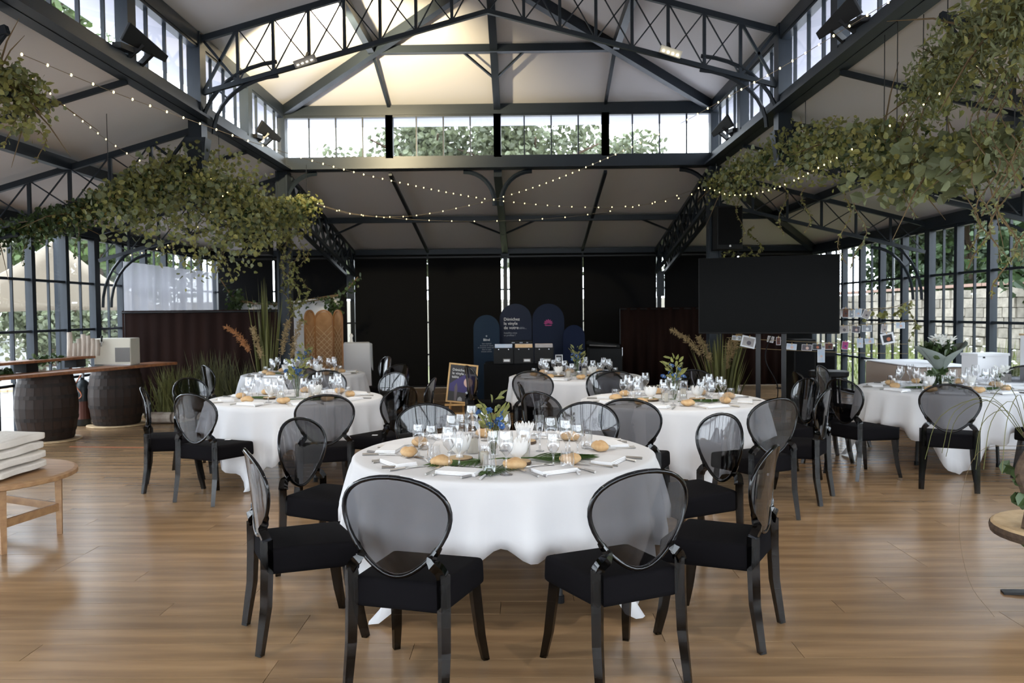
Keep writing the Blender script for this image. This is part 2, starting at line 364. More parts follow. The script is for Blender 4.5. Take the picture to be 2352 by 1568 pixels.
# a truss: two chords, posts, crossed ties
def truss(name, A, B, dA, dB, n, y=0, wch=.05, cross=True, arch=None, skip=()):
    t = struct(link(name, None)); A, B = V(A), V(B)
    a, b = A-V((0, 0, dA)), B-V((0, 0, dB))
    member('top_chord', t, A, B, wch, wch*1.3); member('bottom_chord', t, a, b, wch, wch)
    for i in range(n+1):
        p, q = A.lerp(B, i/n), a.lerp(b, i/n)
        if 0 < i < n: member('truss_post', t, p, q, .034, .034, (0, 1, 0))
        if i < n:
            p2, q2 = A.lerp(B, (i+1)/n), a.lerp(b, (i+1)/n); w = .03 if i in (0,) else .014
            member('tie', t, p, q2, w, w, (0, 1, 0)); member('tie', t, q, p2, w, w, (0, 1, 0))
    return t, a, b
for s_ in (-1, 1):
    x = CL if s_ < 0 else CR
    for y in TR[1:2]:
        t, a, b = truss('roof_truss', (x-s_*.07, y, ZT1-.06), (XC, y, ZR-.12), .60, .62, 8)
        for off in (0, .14):                  # arched braces from the column to the bottom chord
            R = .92-off
            MB().tube(arc((x-s_*(1.0), y, 3.62), (s_*(.96-off), 0, 0), (0, 0, .80-off*1.1), 0, PI*.47, 9), .024, 4).build('arch_brace', 'steel', t)
        for k in (.42,):
            c_, s2 = math.cos(k*PI/2), math.sin(k*PI/2)
            member('brace_link', t, (x-s_*(1.0-.96*c_), y, 3.62+.80*s2), (x-s_*(1.0-.82*c_), y, 3.62+.64*s2), .02)
    xe = XL if s_ < 0 else XR
    for y in TR:
        t, a, b = truss('aisle_truss', (x+s_*.07, y, ZS0-.10), (xe-s_*.08, y, ZE-.07), .46, .42, 6)
        R = .76
        for off in (0, .13):
            MB().tube(arc((xe-s_*(R+.12), y, b.z-.72), (s_*(R-off), 0, 0), (0, 0, R+.17-off), 0, PI*.5, 9), .024, 4).build('arch_brace', 'steel', t)
        for k in (.42,):
            c_, s2 = math.cos(k*PI/2), math.sin(k*PI/2)
            member('brace_link', t, (xe-s_*(R+.12-R*c_), y, b.z-.72+(R+.17)*s2), (xe-s_*(R+.12-(R-.13)*c_), y, b.z-.72+(R+.04)*s2), .02)
    # lattice girder from the column to the back wall post
    g = struct(link('lattice_girder', None)); n = 9
    for dx in (-.09, .09):
        A, B = V((x+dx, YC+.1, ZS0-.08)), V((x+dx, YW-.1, ZE-.05)); a, b = A-V((0, 0, .50)), B-V((0, 0, .48))
        member('top_chord', g, A, B, .05, .06); member('bottom_chord', g, a, b, .05, .06)
        for i in range(n):
            member('tie', g, A.lerp(B, i/n), a.lerp(b, (i+1)/n), .03); member('tie', g, a.lerp(b, i/n), A.lerp(B, (i+1)/n), .03)
    member('wall_bracket', g, (x, YW-.12, ZE-.5), (x, YW-.12, 1.9), .16, .06, (0, 1, 0))
# ------------------------------------------------------------------ glazing
wn_ = [0]
pane_c = {}
def window(p0, p1, z0, z1, nx, zs, posts=(.09, .09), depth=.10, detail=True, bar=.02, head=.05):
    wn_[0] += 1; w = struct(link('window_%d' % wn_[0], None)); p0, p1 = V((*p0, 0)), V((*p1, 0)); d = (p1-p0); L = d.length; d.normalize()
    ang = math.atan2(d.y, d.x); mid = (p0+p1)/2
    w.location = (mid.x, mid.y, 0); w.rotation_euler = (0, 0, ang)
    mb = MB()
    mb.box((-L/2, 0, (z0+z1)/2), (posts[0], depth, z1-z0)); mb.box((L/2, 0, (z0+z1)/2), (posts[1], depth, z1-z0)) if posts[1] else 0
    mb.box((0, 0, z0+head/2), (L, depth*.8, head)); mb.box((0, 0, z1-head/2), (L, depth*.8, head))
    mb.build('frame', 'steel', w)
    xs = [-L/2+L*i/nx for i in range(nx+1)]; zz = [z0]+list(zs)+[z1]
    for z in zs: MB().box((0, 0, z), (L, depth*.5, .035)).build('transom', 'steel', w)
    for x in xs[1:-1]: MB().box((x, 0, (z0+z1)/2), (bar, .035, z1-z0)).build('glazing_bar', 'steel', w)
    for i in range(nx):
        for j in range(len(zz)-1):
            k = (round(xs[i+1]-xs[i], 3), round(zz[j+1]-zz[j], 3))
            if k not in pane_c: pane_c[k] = MB().box((0, 0, 0), (k[0]-.012, .006, k[1]-.012)).mesh('pane', 'pane')
            link('pane', pane_c[k], w, ((xs[i]+xs[i+1])/2, 0, (zz[j]+zz[j+1])/2))
    return w
ZZ = (.70, 1.39, 2.08)
for X in (XR, XL):
    y = YW
    for k in range(13):
        main = (k % 6 == 0 and k > 0)
        window((X, y), (X, y-m_), .02, ZE-.14, 2, ZZ, posts=(.15 if main else .085, 0))
        y -= m_
    while y > YF+.1:
        y2 = max(y-2.46, YF); window((X, y), (X, y2), .02, ZE-.14, 4, (1.39, 2.08), posts=(.12, 0)); y = y2
for k0 in (-8, -4, 0, 4):
    x0 = XC+k0*m_; x1 = XC+(k0+4)*m_
    window((max(x0, XL), YW+.06), (min(x1, XR), YW+.06), .02, ZE-.14, 2, ZZ, posts=(.09, 0), bar=.03)
x = XL
while x < XR-.1:
    x2 = min(x+2.13, XR); window((x, YF), (x2, YF), .02, ZE-.1, 3, (1.39, 2.08), posts=(.1, 0)); x = x2
member('eave_beam', lo, (XL, YF, ZE-.07), (XR, YF, ZE-.07), .16, .16)
for k in (-4, -2, 0, 2):
    window((XC+k*m_, YC), (XC+(k+2)*m_, YC), ZS1, ZT0, 4, (), posts=(.11, .11), depth=.12, head=.03)
for X in (CL, CR):
    y = YC
    while y > YF+.1:
        y2 = max(y-1.64, YF); window((X, y), (X, y2), ZS1, ZT0, 4, (), posts=(.16, 0), depth=.12, head=.03); y = y2
window((CL, YF), (XC, YF), ZS1, ZT0, 4, (), head=.03); window((XC, YF), (CR, YF), ZS1, ZT0, 4, (), head=.03)
# solid strips above the glass at the front end, between roofs
struct(MB().prism([(CL, ZT1), (CR, ZT1), (XC, ZR)], (0, YF-.05, 0), (1, 0, 0), (0, 0, 1), .08).build('wall_front', 'ceiling'))
struct(MB().prism([(XL, ZE), (CL, ZS0), (CL, ZS1), (CR, ZS1), (CR, ZS0), (XR, ZE)], (0, YF-.05, 0), (1, 0, 0), (0, 0, 1), .08).build('wall_front_lower', 'ceiling'))
# ------------------------------------------------------------------ outside
g = struct(MB().box((0, 12, -.16), (160, 170, .2)).build('ground', 'lawn'))
g2 = struct(MB().box((XL-10.4, 12, -.08), (20, 60, .1)).build('ground', 'gravel')); 
struct(MB().box((0, -16, -.08), (60, 23.4, .1)).build('ground', 'gravel'))
# rising lawn on the right with the old stone wall at its back
struct(MB().prism([(XR+.2, -.1), (9.6, .45), (10.6, .5), (10.6, -.3), (XR+.2, -.3)], (0, 20, 0), (1, 0, 0), (0, 0, 1), 40).build('lawn_bank', 'lawn'))
wall = struct(link('wall_garden', None)); WX = 10.2
MB().box((WX+.1, 19, 1.05), (.30, 34, 1.75)).build('core', 'mortar', wall)
sm = [MB().box((0, 0, 0), (.1, l_, h_)).mesh('stone', 'stone') for l_, h_ in ((.42, .20), (.55, .20), (.34, .20), (.48, .17))]
lens = (.42, .55, .34, .48)
for r_ in range(8):
    y = 9.0+random.random()*.4
    while y < 27.5:
        i = random.randrange(4)
        if r_*.215+.4 > .3:
            o = link('stone', sm[i], wall, (WX-.07+random.uniform(-.02, .02), y+lens[i]/2, .42+r_*.213)); o.rotation_euler = (random.uniform(-.04, .04), 0, random.uniform(-.05, .05))
        y += lens[i]+.03
struct(MB().box((1, 25.5, .95), (24, .3, 2.1)).build('wall_garden_back', 'mortar'))
for y in range(9, 28): 
    link('coping', MB().box((0, 0, 0), (.42, .97, .07)).mesh('coping', 'render_wall'), wall, (WX+.08, y+.5, 2.1))
mb = MB()
for _ in range(5200):
    x = random.uniform(XR+.4, 10.0); y = random.uniform(7, 26); z = -.1+(x-XR-.2)/3.4*.5; h = random.uniform(.12, .5)*(.5+(x-XR)/5); a = random.random()*6.3
    mb.add([(x-.012*math.cos(a), y-.012*math.sin(a), z), (x+.012*math.cos(a), y+.012*math.sin(a), z), (x+random.gauss(0, .06), y+random.gauss(0, .06), z+h)], [(0, 1, 2)])
stuff(tag(mb.build('grass', 'blade'), 'tall grass growing between the right glass wall and the stone wall', 'grass'))
mb = MB()
for _ in range(260):
    x = random.uniform(XR+1.2, 9.9); y = random.uniform(8, 25); z = (x-XR-.2)/3.4*.5+random.uniform(.15, .5)
    mb.lathe([(.004, -.02), (.035, 0), (.02, .02)], 5, (x, y, z))
stuff(tag(mb.build('flowers', 'white_petal'), 'small white flowers scattered in the tall grass by the stone wall', 'flowers'))
def tree(x, y, h, r, n, m, label, crown_z=.62, flat=.8, leaf=.30, z0=0, lo_=.3):
    t = thing('tree', label, 'tree', (x, y, z0-.1), 0, None)
    mb = MB(); tip = V((random.uniform(-.3, .3), random.uniform(-.3, .3), h*crown_z))
    mb.tube([(0, 0, 0), (tip.x*.5, tip.y*.4, h*.3), tip, tip+V((0, 0, h*.2))], [h*.03, h*.024, h*.016, h*.008], 6)
    for k in range(6):
        a = k*1.05+random.random(); mb.tube([tip*random.uniform(.6, 1), tip+V((math.cos(a)*r*.45, math.sin(a)*r*.45, h*.10)), tip+V((math.cos(a)*r*.85, math.sin(a)*r*.85, h*.14))], [h*.012, h*.008, h*.003], 5)
    mb.build('trunk', 'bark', t)
    sp = []
    blobs = [(tip+V((random.uniform(-1, 1)*r*.65, random.uniform(-1, 1)*r*.65, random.uniform(-lo_, .3)*h*flat)), random.uniform(.3, .55)*r) for _ in range(14)]
    for _ in range(n):
        c, br = random.choice(blobs); d = rdir(); p = c+d*br*random.random()**.4; sp.append((p, rdir(), rdir(), leaf*random.uniform(.6, 1.3), leaf*.8))
    stuff(leaf_mesh(sp).build('crown', m, t)); return t
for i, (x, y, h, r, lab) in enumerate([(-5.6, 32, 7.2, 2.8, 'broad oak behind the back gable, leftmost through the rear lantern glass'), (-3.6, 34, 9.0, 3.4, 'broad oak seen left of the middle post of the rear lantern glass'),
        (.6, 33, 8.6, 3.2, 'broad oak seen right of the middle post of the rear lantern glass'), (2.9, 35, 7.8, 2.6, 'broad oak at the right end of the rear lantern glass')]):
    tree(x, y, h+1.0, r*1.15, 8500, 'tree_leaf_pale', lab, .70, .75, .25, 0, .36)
RT = ['corner', 'second', 'third', 'fourth', 'fifth', 'sixth']
for i, (x, y) in enumerate([(13.2, 27), (12.9, 23.4), (13.0, 19.8), (12.6, 16.6), (12.8, 13.6), (12.6, 10.6)]):
    tree(x, y, 6.6+(i % 3)*.5, 2.7, 7000, 'tree_leaf_dark', 'dense dark green tree above the stone wall, %s one counted from the room corner' % RT[i], .52, .8, .21, .4, .46)
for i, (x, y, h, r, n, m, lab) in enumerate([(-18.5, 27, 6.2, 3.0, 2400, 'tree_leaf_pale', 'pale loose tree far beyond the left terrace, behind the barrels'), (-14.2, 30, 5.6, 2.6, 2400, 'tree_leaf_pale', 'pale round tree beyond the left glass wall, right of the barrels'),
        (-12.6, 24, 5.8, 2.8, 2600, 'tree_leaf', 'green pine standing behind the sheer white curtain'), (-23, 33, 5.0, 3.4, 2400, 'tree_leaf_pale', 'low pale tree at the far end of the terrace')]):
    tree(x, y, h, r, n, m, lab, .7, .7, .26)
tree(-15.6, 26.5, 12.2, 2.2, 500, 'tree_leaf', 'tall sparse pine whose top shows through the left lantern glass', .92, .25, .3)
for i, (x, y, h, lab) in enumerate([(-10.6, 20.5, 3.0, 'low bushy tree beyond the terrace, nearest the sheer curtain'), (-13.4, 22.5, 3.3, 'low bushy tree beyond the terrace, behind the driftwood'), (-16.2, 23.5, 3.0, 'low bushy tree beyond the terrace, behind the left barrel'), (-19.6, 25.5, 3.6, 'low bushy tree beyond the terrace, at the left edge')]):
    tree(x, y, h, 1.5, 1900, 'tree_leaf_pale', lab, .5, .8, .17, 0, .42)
def sail(pts, label, sag=.22, n=12):
    A, B, C = [V(p) for p in pts]; G = (A+B+C)/3; vs = []; fs = []; idx = {}
    for i in range(n+1):
        for j in range(n+1-i):
            a, b = i/n, j/n; c = 1-a-b; p = A*a+B*b+C*c; e = min(1, 27*a*b*c)
            k = 1-sag*(4*(a*b+b*c+c*a)-4*3*a*b*c)*.75; p = G+(p-G)*k; idx[i, j] = len(vs); vs.append(p)
    for i in range(n):
        for j in range(n-i):
            fs.append((idx[i, j], idx[i+1, j], idx[i, j+1]))
            if j < n-i-1: fs.append((idx[i+1, j], idx[i+1, j+1], idx[i, j+1]))
    t = thing('shade_sail', label, 'sail'); o = MB().add(vs, fs).build('canvas', 'sail', t, True)
    s_ = o.modifiers.new('th', 'SOLIDIFY'); s_.thickness = .012
    for p, hgt in ((A, None), (B, None), (C, None)):
        MB().bar((p.x, p.y, -.05), (p.x, p.y, p.z+.1), .07).build('mast', 'steel', t)
    return t
sail([at(128, 548, 15), at(-260, 730, 12.5), at(395, 716, 19)], 'cream shade sail rising to a peak over the left terrace')
sail([at(20, 545, 19), at(-330, 690, 16), at(60, 640, 22)], 'cream shade sail further back, at the left edge of the terrace')
mb = MB()
fence = thing('terrace_fence', 'low pale picket fence at the far edge of the left terrace', 'fence')
for k in range(40): mb.box((-21+k*.3, 28, .45), (.12, .03, .9))
mb.build('pickets', 'gravel', fence); MB().box((-15.2, 28.04, .6), (12.2, .04, .08)).build('rail', 'gravel', fence)
t = thing('parasol', 'folded-down white parasol standing on the left terrace behind the bar', 'parasol', (-15.6, 24.4, -.05))
MB().lathe([(.02, 0), (.02, 1.15)], 8).build('pole', 'steel', t); MB().lathe([(.75, .1), (.8, .55), (.55, .85), (.1, 1.0)], 14).build('canopy', 'white_paint', t, True)
for k, (x, y) in enumerate([(-8.2, 11.6), (-8.6, 13.6)]):
    t = thing('terrace_bench', 'pale slatted bench outside the left glass, %s' % ('behind the left barrel' if k == 0 else 'between the two barrels'), 'bench', (x, y, -.03), .3)
    for j in range(4): MB().box((-.18+j*.12, 0, .43), (.10, 1.5, .03)).build('slat', 'log_end', t)
    for sy in (-.6, .6): MB().box((0, sy, .21), (.45, .06, .42)).build('leg', 'white_paint', t)
# ------------------------------------------------------------------ blinds, curtains and drapes
bx = [XL+.1, XC-6*m_, XC-4*m_, XC-2*m_, XC, XC+2*m_, XC+4*m_, XC+6*m_, XR-.06]
names = ['in the far left corner', 'behind the arched wooden screen', 'left of the easel', 'behind the easel, left of the middle post', 'behind the tall blue arches', 'above the black flight case', 'above the red-brown curtain', 'behind the large television']
for k in range(8):
    a, b = bx[k], bx[k+1]
    ga = .088 if k in (2, 4, 6) else .018; gb = .088 if k in (1, 3, 5) else .018
    t = thing('blackout_blind', 'black blackout blind on the back wall, '+names[k], 'blind', ((a+ga+b-gb)/2, YW-.12, 0), 0, 'blackout blinds on the back wall')
    w = b-gb-a-ga
    MB().box((0, 0, (ZE-.095)/2), (w, .012, ZE-.105)).build('fabric', 'black_cloth', t)
    MB().tube([(-w/2, .02, ZE-.16), (w/2, .02, ZE-.16)], .04, 8).build('roller', 'black_metal', t); MB().box((0, -.004, .022), (w, .03, .03)).build('bottom_bar', 'black_metal', t)
def drape(name, label, m, p0, p1, z0, z1, amp=.035, per=.13, rail=None, th=.006, cat='curtain'):
    p0, p1 = V((*p0, 0)), V((*p1, 0)); d = p1-p0; L = d.length; d.normalize(); nn = V((-d.y, d.x, 0)); n = max(8, int(L/per*6))
    t = thing(name, label, cat, (p0.x, p0.y, 0)); vs = []; fs = []
    for i in range(n+1):
        u = i/n*L; w = amp*math.sin(u/per*2*PI+math.sin(u*1.7)*1.4)*(.6+.4*math.sin(u*.9))
        for j, z in enumerate((z0, z0+(z1-z0)*.5, z1)): vs.append(d*u+nn*w*(1.25-.3*j)+V((0, 0, z)))
    for i in range(n):
        for j in range(2): fs.append((i*3+j, (i+1)*3+j, (i+1)*3+j+1, i*3+j+1))
    o = MB().add(vs, fs).build('fabric', m, t, True); s_ = o.modifiers.new('th', 'SOLIDIFY'); s_.thickness = th
    if rail:
        MB().tube([V((0, 0, z1-.03)), d*L+V((0, 0, z1-.03))], .016, 6).build('rail', rail, t)
        for u in (0, L*.5, L): MB().tube([d*u+nn*.05, d*u+nn*.05+V((0, 0, z1-.02))], .016, 6).build('pole', rail, t); MB().box(d*u+nn*.05+V((0, 0, .006)), (.3, .3, .012)).build('foot', rail, t)
    return t
drape('stage_curtain', 'dark brown pipe-and-drape curtain behind the wild grasses on the left', 'brown_cloth', (-6.40, 12.95), (-3.72, 12.95), .02, 1.67, .014, .21, 'black_metal')
drape('stage_curtain', 'red-brown curtain in front of the back wall, right of the flight case', 'brown_cloth', (1.98, 16.4), (5.3, 16.4), .10, 1.66, .05, .22, 'black_metal')
drape('sheer_curtain', 'sheer white curtain hung across the left glass wall above the brown drape', 'sheer', (-6.36, 12.95), (-6.32, 16.6), 1.2, 2.46, .04, .28, None, .004)
def swag(label, pts, drop, m):
    t = thing('fabric_swag', label, 'banner'); pts = spline(pts, 6); vs = []; fs = []; n = len(pts)
    for i, p in enumerate(pts):
        for j in range(5): vs.append(p+V((0, .03*math.sin(i*.9+j), -drop*j/4)))
    for i in range(n-1):
        for j in range(4): fs.append((i*5+j, (i+1)*5+j, (i+1)*5+j+1, i*5+j+1))
    o = MB().add(vs, fs).build('fabric', m, t, True); s_ = o.modifiers.new('th', 'SOLIDIFY'); s_.thickness = .006
    MB().tube(pts, .012, 5).build('cord', 'twig', t); return t
swag('white fabric backdrop strung between the corner and the post behind the wooden screen', [at(545, 689, 15.2), at(610, 697, 15.2), at(690, 690, 15.2), at(780, 676, 15.2)], 1.78, 'linen')
t = thing('leaf_garland', 'dark green garland strung along the top of the white fabric backdrop', 'garland')
gp = spline([at(505, 640, 15.1), at(548, 690, 15.1), at(640, 699, 15.1), at(720, 690, 15.1), at(785, 674, 15.1), at(822, 636, 15.1)], 6)
MB().tube(gp, .012, 5).build('branch', 'twig', t)
sp = cloud(gp, .10, 160, .075, .8, 1.6)+cloud([at(548, 670, 15.1), at(535, 715, 15.1)], .16, 170, .07)+cloud([at(760, 690, 15.05), at(775, 722, 15.05)], .16, 150, .07)
stuff(leaf_mesh(sp).build('leaves', 'leaf_dark', t))
# ------------------------------------------------------------------ chairs
def chair_proto():
    t = thing('dining_chair', 'x', 'chair', (0, 0, 0), 0, None)
    mb = MB(); bm = bmesh.new()
    vs = [bm.verts.new(p) for p in [(-.205, -.225, .365), (.205, -.225, .365), (.23, .225, .355), (-.23, .225, .355), (-.203, -.222, .492), (.203, -.222, .492), (.226, .222, .478), (-.226, .222, .478)]]
    for f in BOXF: bm.faces.new([vs[i] for i in f])
    bmesh.ops.bevel(bm, geom=bm.edges[:], offset=.028, segments=3, affect='EDGES', profile=.6)
    me = bpy.data.meshes.new('seat'); bm.to_mesh(me); bm.free(); me.materials.append(MATS['seat_cloth']); me.polygons.foreach_set('use_smooth', [True]*len(me.polygons))
    link('seat', me, t)
    for s_ in (-1, 1):
        MB().tube([(s_*.19, .17, .40), (s_*.198, .19, .26), (s_*.207, .21, .12), (s_*.222, .235, 0)], [.030, .029, .026, .021], 4, True, (1, 1, 0)).build('leg', 'smoke_leg', t)
        MB().tube([(s_*.205, -.226, .535), (s_*.205, -.226, .40), (s_*.208, -.234, .22), (s_*.214, -.268, 0)], [.030, .030, .028, .022], 4, True, (1, 1, 0)).build('leg', 'smoke_leg', t)
    N = 40
    def pt(a, s):
        z = .72+.208*math.cos(a)*s; q = (1-math.cos(a)*s)/2
        x = .288*math.sin(a)*s*(1-.45*max(0, q)**1.1)
        y = -.235-.10*(z-.52)-.10*max(0, z-.74)**1.0*.4+.045*(x/.25)**2
        return x, y, z
    rs = (.0, .3, .55, .78, .94, 1.0); vs = []; fs = []
    for side in (-.0035, .0035):
        for r in rs[1:]:
            for k in range(N):
                x, y, z = pt(2*PI*k/N, r); vs.append((x, y+side, z))
        x, y, z = pt(0, 0); vs.append((x, y+side, z))
    R_ = len(rs)-1; B = R_*N+1
    for s_ in (0, 1):
        o = s_*B
        for i in range(R_-1):
            for k in range(N):
                q = (o+i*N+k, o+i*N+(k+1) % N, o+(i+1)*N+(k+1) % N, o+(i+1)*N+k); fs.append(q if s_ else q[::-1])
        for k in range(N):
            q = (o+B-1, o+(k+1) % N, o+k); fs.append(q[::-1] if s_ else q)
    br = MB().add(vs, fs).build('backrest', 'smoke', t, True); bm = bmesh.new(); bm.from_mesh(br.data)
    for sd in (0, 1):
        bmesh.ops.recalc_face_normals(bm, faces=[f for f in bm.faces if (f.verts[0].index >= B) == bool(sd)])
        bm.faces.ensure_lookup_table(); ff = [f for f in bm.faces if (f.verts[0].index >= B) == bool(sd)]
        if (sum(f.normal.y for f in ff) > 0) != bool(sd): bmesh.ops.reverse_faces(bm, faces=ff)
    bm.to_mesh(br.data); bm.free(); br.data.polygons.foreach_set('use_smooth', [True]*len(br.data.polygons))
    MB().tube([pt(2*PI*k/N, 1.0) for k in range(N)]+[pt(0, 1.0)], .0105, 6, False).build('rim', 'smoke_rim', t, True)
    for s_ in (-1, 1):
        MB().tube(spline([(s_*.202, -.224, .525), (s_*.190, -.232, .552), (s_*.170, -.238, .572), pt(s_*2.2, 1.03), pt(s_*1.95, 1.02)], 3), [.029]*2+[.027]*5+[.022]*3+[.016]*2+[.010], 4, True, (0, 1, 0)).build('bracket', 'smoke_rim', t)
    return t
CH = chair_proto(); first = [True]
def chair(x, y, face, label, group=None):
    o = CH if first[0] else copy_tree(CH); first[0] = False
    o.location = (x, y, 0); o.rotation_euler = (0, 0, -math.radians(face)); o['label'] = label
    o['group'] = group or 'smoked clear-backed chairs around the round tables'; return o
sm_ = 'smoked clear chair '
for x, y, f, l in [
    (-.46, 3.50, 16, sm_+'nearest the camera, left of the pair'), (.385, 3.57, -25, sm_+'nearest the camera, right of the pair'),
    (-1.09, 4.02, 63, sm_+'seen edge-on at the left of the front table'), (.96, 4.03, -61, sm_+'seen edge-on at the right of the front table'),
    (-1.17, 4.97, 111, sm_+'at the left of the front table, back turned to its side'), (1.02, 5.02, -112, sm_+'at the right of the front table, back turned to its side'),
    (-.58, 5.60, 152, sm_+'tucked in behind the front table, left one'), (.36, 5.60, -155, sm_+'tucked in behind the front table, right one'),
    (-1.69, 6.82, -18, sm_+'back to us, over the white cloth of the left table'), (-2.66, 6.98, 24, sm_+'at the front left of the left table, tag on its seat'),
    (-3.22, 7.46, 68, sm_+'seen edge-on at the far left of the left table'), (-3.26, 8.35, 112, sm_+'behind the front left chair of the left table'),
    (-1.30, 7.42, -56, sm_+'right of the left table, paper tag on its seat'), (-1.17, 8.22, -86, sm_+'seen edge-on right of the left table, curved rim shining'),
    (-1.58, 8.80, -140, sm_+'at the back right of the left table, napkin showing through'), (-2.28, 9.15, 180, sm_+'straight behind the glasses of the left table'),
    (.88, 6.32, 20, sm_+'back to us at the right table, left of the pair'), (1.76, 6.26, -26, sm_+'back to us at the right table, right of the pair'),
    (.32, 6.85, 48, sm_+'dark and low at the left front of the right table'), (.24, 7.55, 90, sm_+'seen edge-on and shining left of the right table'),
    (2.28, 6.86, -57, sm_+'seen edge-on at the right of the right table'), (2.46, 7.72, -100, sm_+'at the right back of the right table, by the television legs'),
    (1.0, 8.72, 155, sm_+'behind the right table, left one'), (1.80, 8.75, -160, sm_+'behind the right table, right one'),
    (3.80, 7.28, 27, sm_+'squarely facing the table by the right glass wall, back to us'), (3.24, 7.76, 70, sm_+'at the left front of the table by the right glass wall'),
    (3.16, 8.6, 92, sm_+'seen edge-on left of the table by the right glass wall'), (3.66, 9.32, 128, sm_+'behind the table by the right glass wall, green showing through'),
    (4.82, 7.42, -14, sm_+'at the right front of the table by the right glass wall'), (5.42, 9.05, -122, sm_+'at the right back of the table by the right glass wall'),
    (.18, 9.28, 18, sm_+'with its back to us at the far middle table, left one'), (.96, 9.20, -12, sm_+'with its back to us at the far middle table, right one'),
    (-.42, 10.1, 70, sm_+'at the left of the far middle table, by the easel'), (1.75, 10.35, -80, sm_+'right of the far middle table, before the red-brown curtain'),
    (-2.28, 12.2, -122, sm_+'at the back right of the far left table, by the wooden screen'), (-1.82, 10.65, -55, sm_+'at the right front of the far left table'),
    (-3.95, 10.75, 50, sm_+'at the left of the far left table, before the grasses'), (-2.72, 10.35, 8, sm_+'with its back to us at the far left table')]:
    chair(x, y, f, l)
for x, y, lab in ((-2.60, 7.10, 'small white paper tag on the seat of the front left chair, left table'), (-1.34, 7.30, 'small white paper tag on the seat right of the left table'), (1.66, 6.40, 'small white paper tag on a front seat of the right table')):
    tag(bevel(MB().box((0, 0, 0), (.05, .032, .003)).build('paper_tag', 'paper_white'), .0005), lab, 'tag').location = (x, y, .4885)
# ------------------------------------------------------------------ tables with cloths
def cloth(R, half, z, rot, floor_c=True, nf=46):
    vs = []; fs = []; NT = 168; inner = [0, .35, .7, .93, .985]; drop = [.02, .06, .13, .22, .34, .48, .66, .82, 1.0]
    vs.append((0, 0, z))
    for r in inner[1:]: vs += [(R*r*math.cos(2*PI*k/NT), R*r*math.sin(2*PI*k/NT), z) for k in range(NT)]
    ph = random.random()*6
    for k in range(0): pass
    for d_ in drop:
        for k in range(NT):
            th = 2*PI*k/NT; a = th-rot; L = half/max(abs(math.cos(a)), abs(math.sin(a)))-R; L = L**1.0
            cor = ((L+R)/half-1)/.4142
            s = L*d_; fold = math.cos(th*nf/2+ph+.9*math.sin(th*3+ph))
            A = .085*min(1, d_*1.25)*(1-.3*cor)
            out = .016*(1-math.exp(-d_*12))+A*(.5+.5*fold)**1.2+.03*d_*cor*math.cos(th*9)
            zz = z-.012*min(1, d_*20)-s*(.96+.07*fold*d_)
            if zz < .012: out += min(.16, (.012-zz)*.9); zz = .012+.004*math.sin(k)
            if d_ == drop[0]: out, zz = .008, z-.008
            vs.append(((R+out)*math.cos(th), (R+out)*math.sin(th), zz))
    rings = len(inner)-1+len(drop)
    fs += [(0, 1+k, 1+(k+1) % NT) for k in range(NT)]
    for i in range(rings-1):
        for k in range(NT): fs.append((1+i*NT+k, 1+(i+1)*NT+k, 1+(i+1)*NT+(k+1) % NT, 1+i*NT+(k+1) % NT))
    return MB().add(vs, fs)
ZT = .752
def round_table(x, y, R, rot, desc):
    t = thing('round_table', 'round folding table under the white cloth, '+desc, 'table', (x, y, 0))
    MB().lathe([(R-.03, .715), (R-.01, .722), (R-.01, .738), (R-.03, .744)], 40).build('tabletop', 'pale_wood', t)
    for k in range(4):
        a = k*PI/2+.6; lx, ly = math.cos(a)*R*.62, math.sin(a)*R*.62
        l_ = MB().tube([(lx, ly, 0), (lx*.93, ly*.93, .72)], .016, 8).build('leg', 'black_metal', t)
        MB().lathe([(.022, 0), (.022, .04)], 8, (lx, ly, 0)).build('foot_cap', 'black_plastic', l_)
    c = cloth(R, 1.2*R/.86, ZT, rot).build('tablecloth', 'linen', None, True); c.location = (x, y, 0)
    s_ = c.modifiers.new('th', 'SOLIDIFY'); s_.thickness = .003; s_.offset = -1
    tag(c, 'white tablecloth draped over the round table '+desc, 'tablecloth', 'white cloths on the round tables')
TB = [('nearest the camera', -.116, 4.84, .885, .04), ('left of the middle', -2.27, 8.08, .85, .55), ('right of the middle, before the television', 1.40, 7.62, .85, .9),
      ('far in the middle, before the record crates', .68, 10.55, .85, .7), ('far left, before the wooden screen', -3.08, 11.4, .84, .6), ('by the right glass wall', 4.42, 8.55, .86, .45)]
TN = ['front table', 'left table', 'right table', 'far middle table', 'far left table', 'right window table']
TD = ['nearest the camera', 'left of the middle', 'right of the middle', 'far in the middle, before the record crates', 'far left, before the wooden screen', 'by the right glass wall']
for (d_, x, y, R, rot), de in zip(TB, TD): round_table(x, y, R, rot, de)
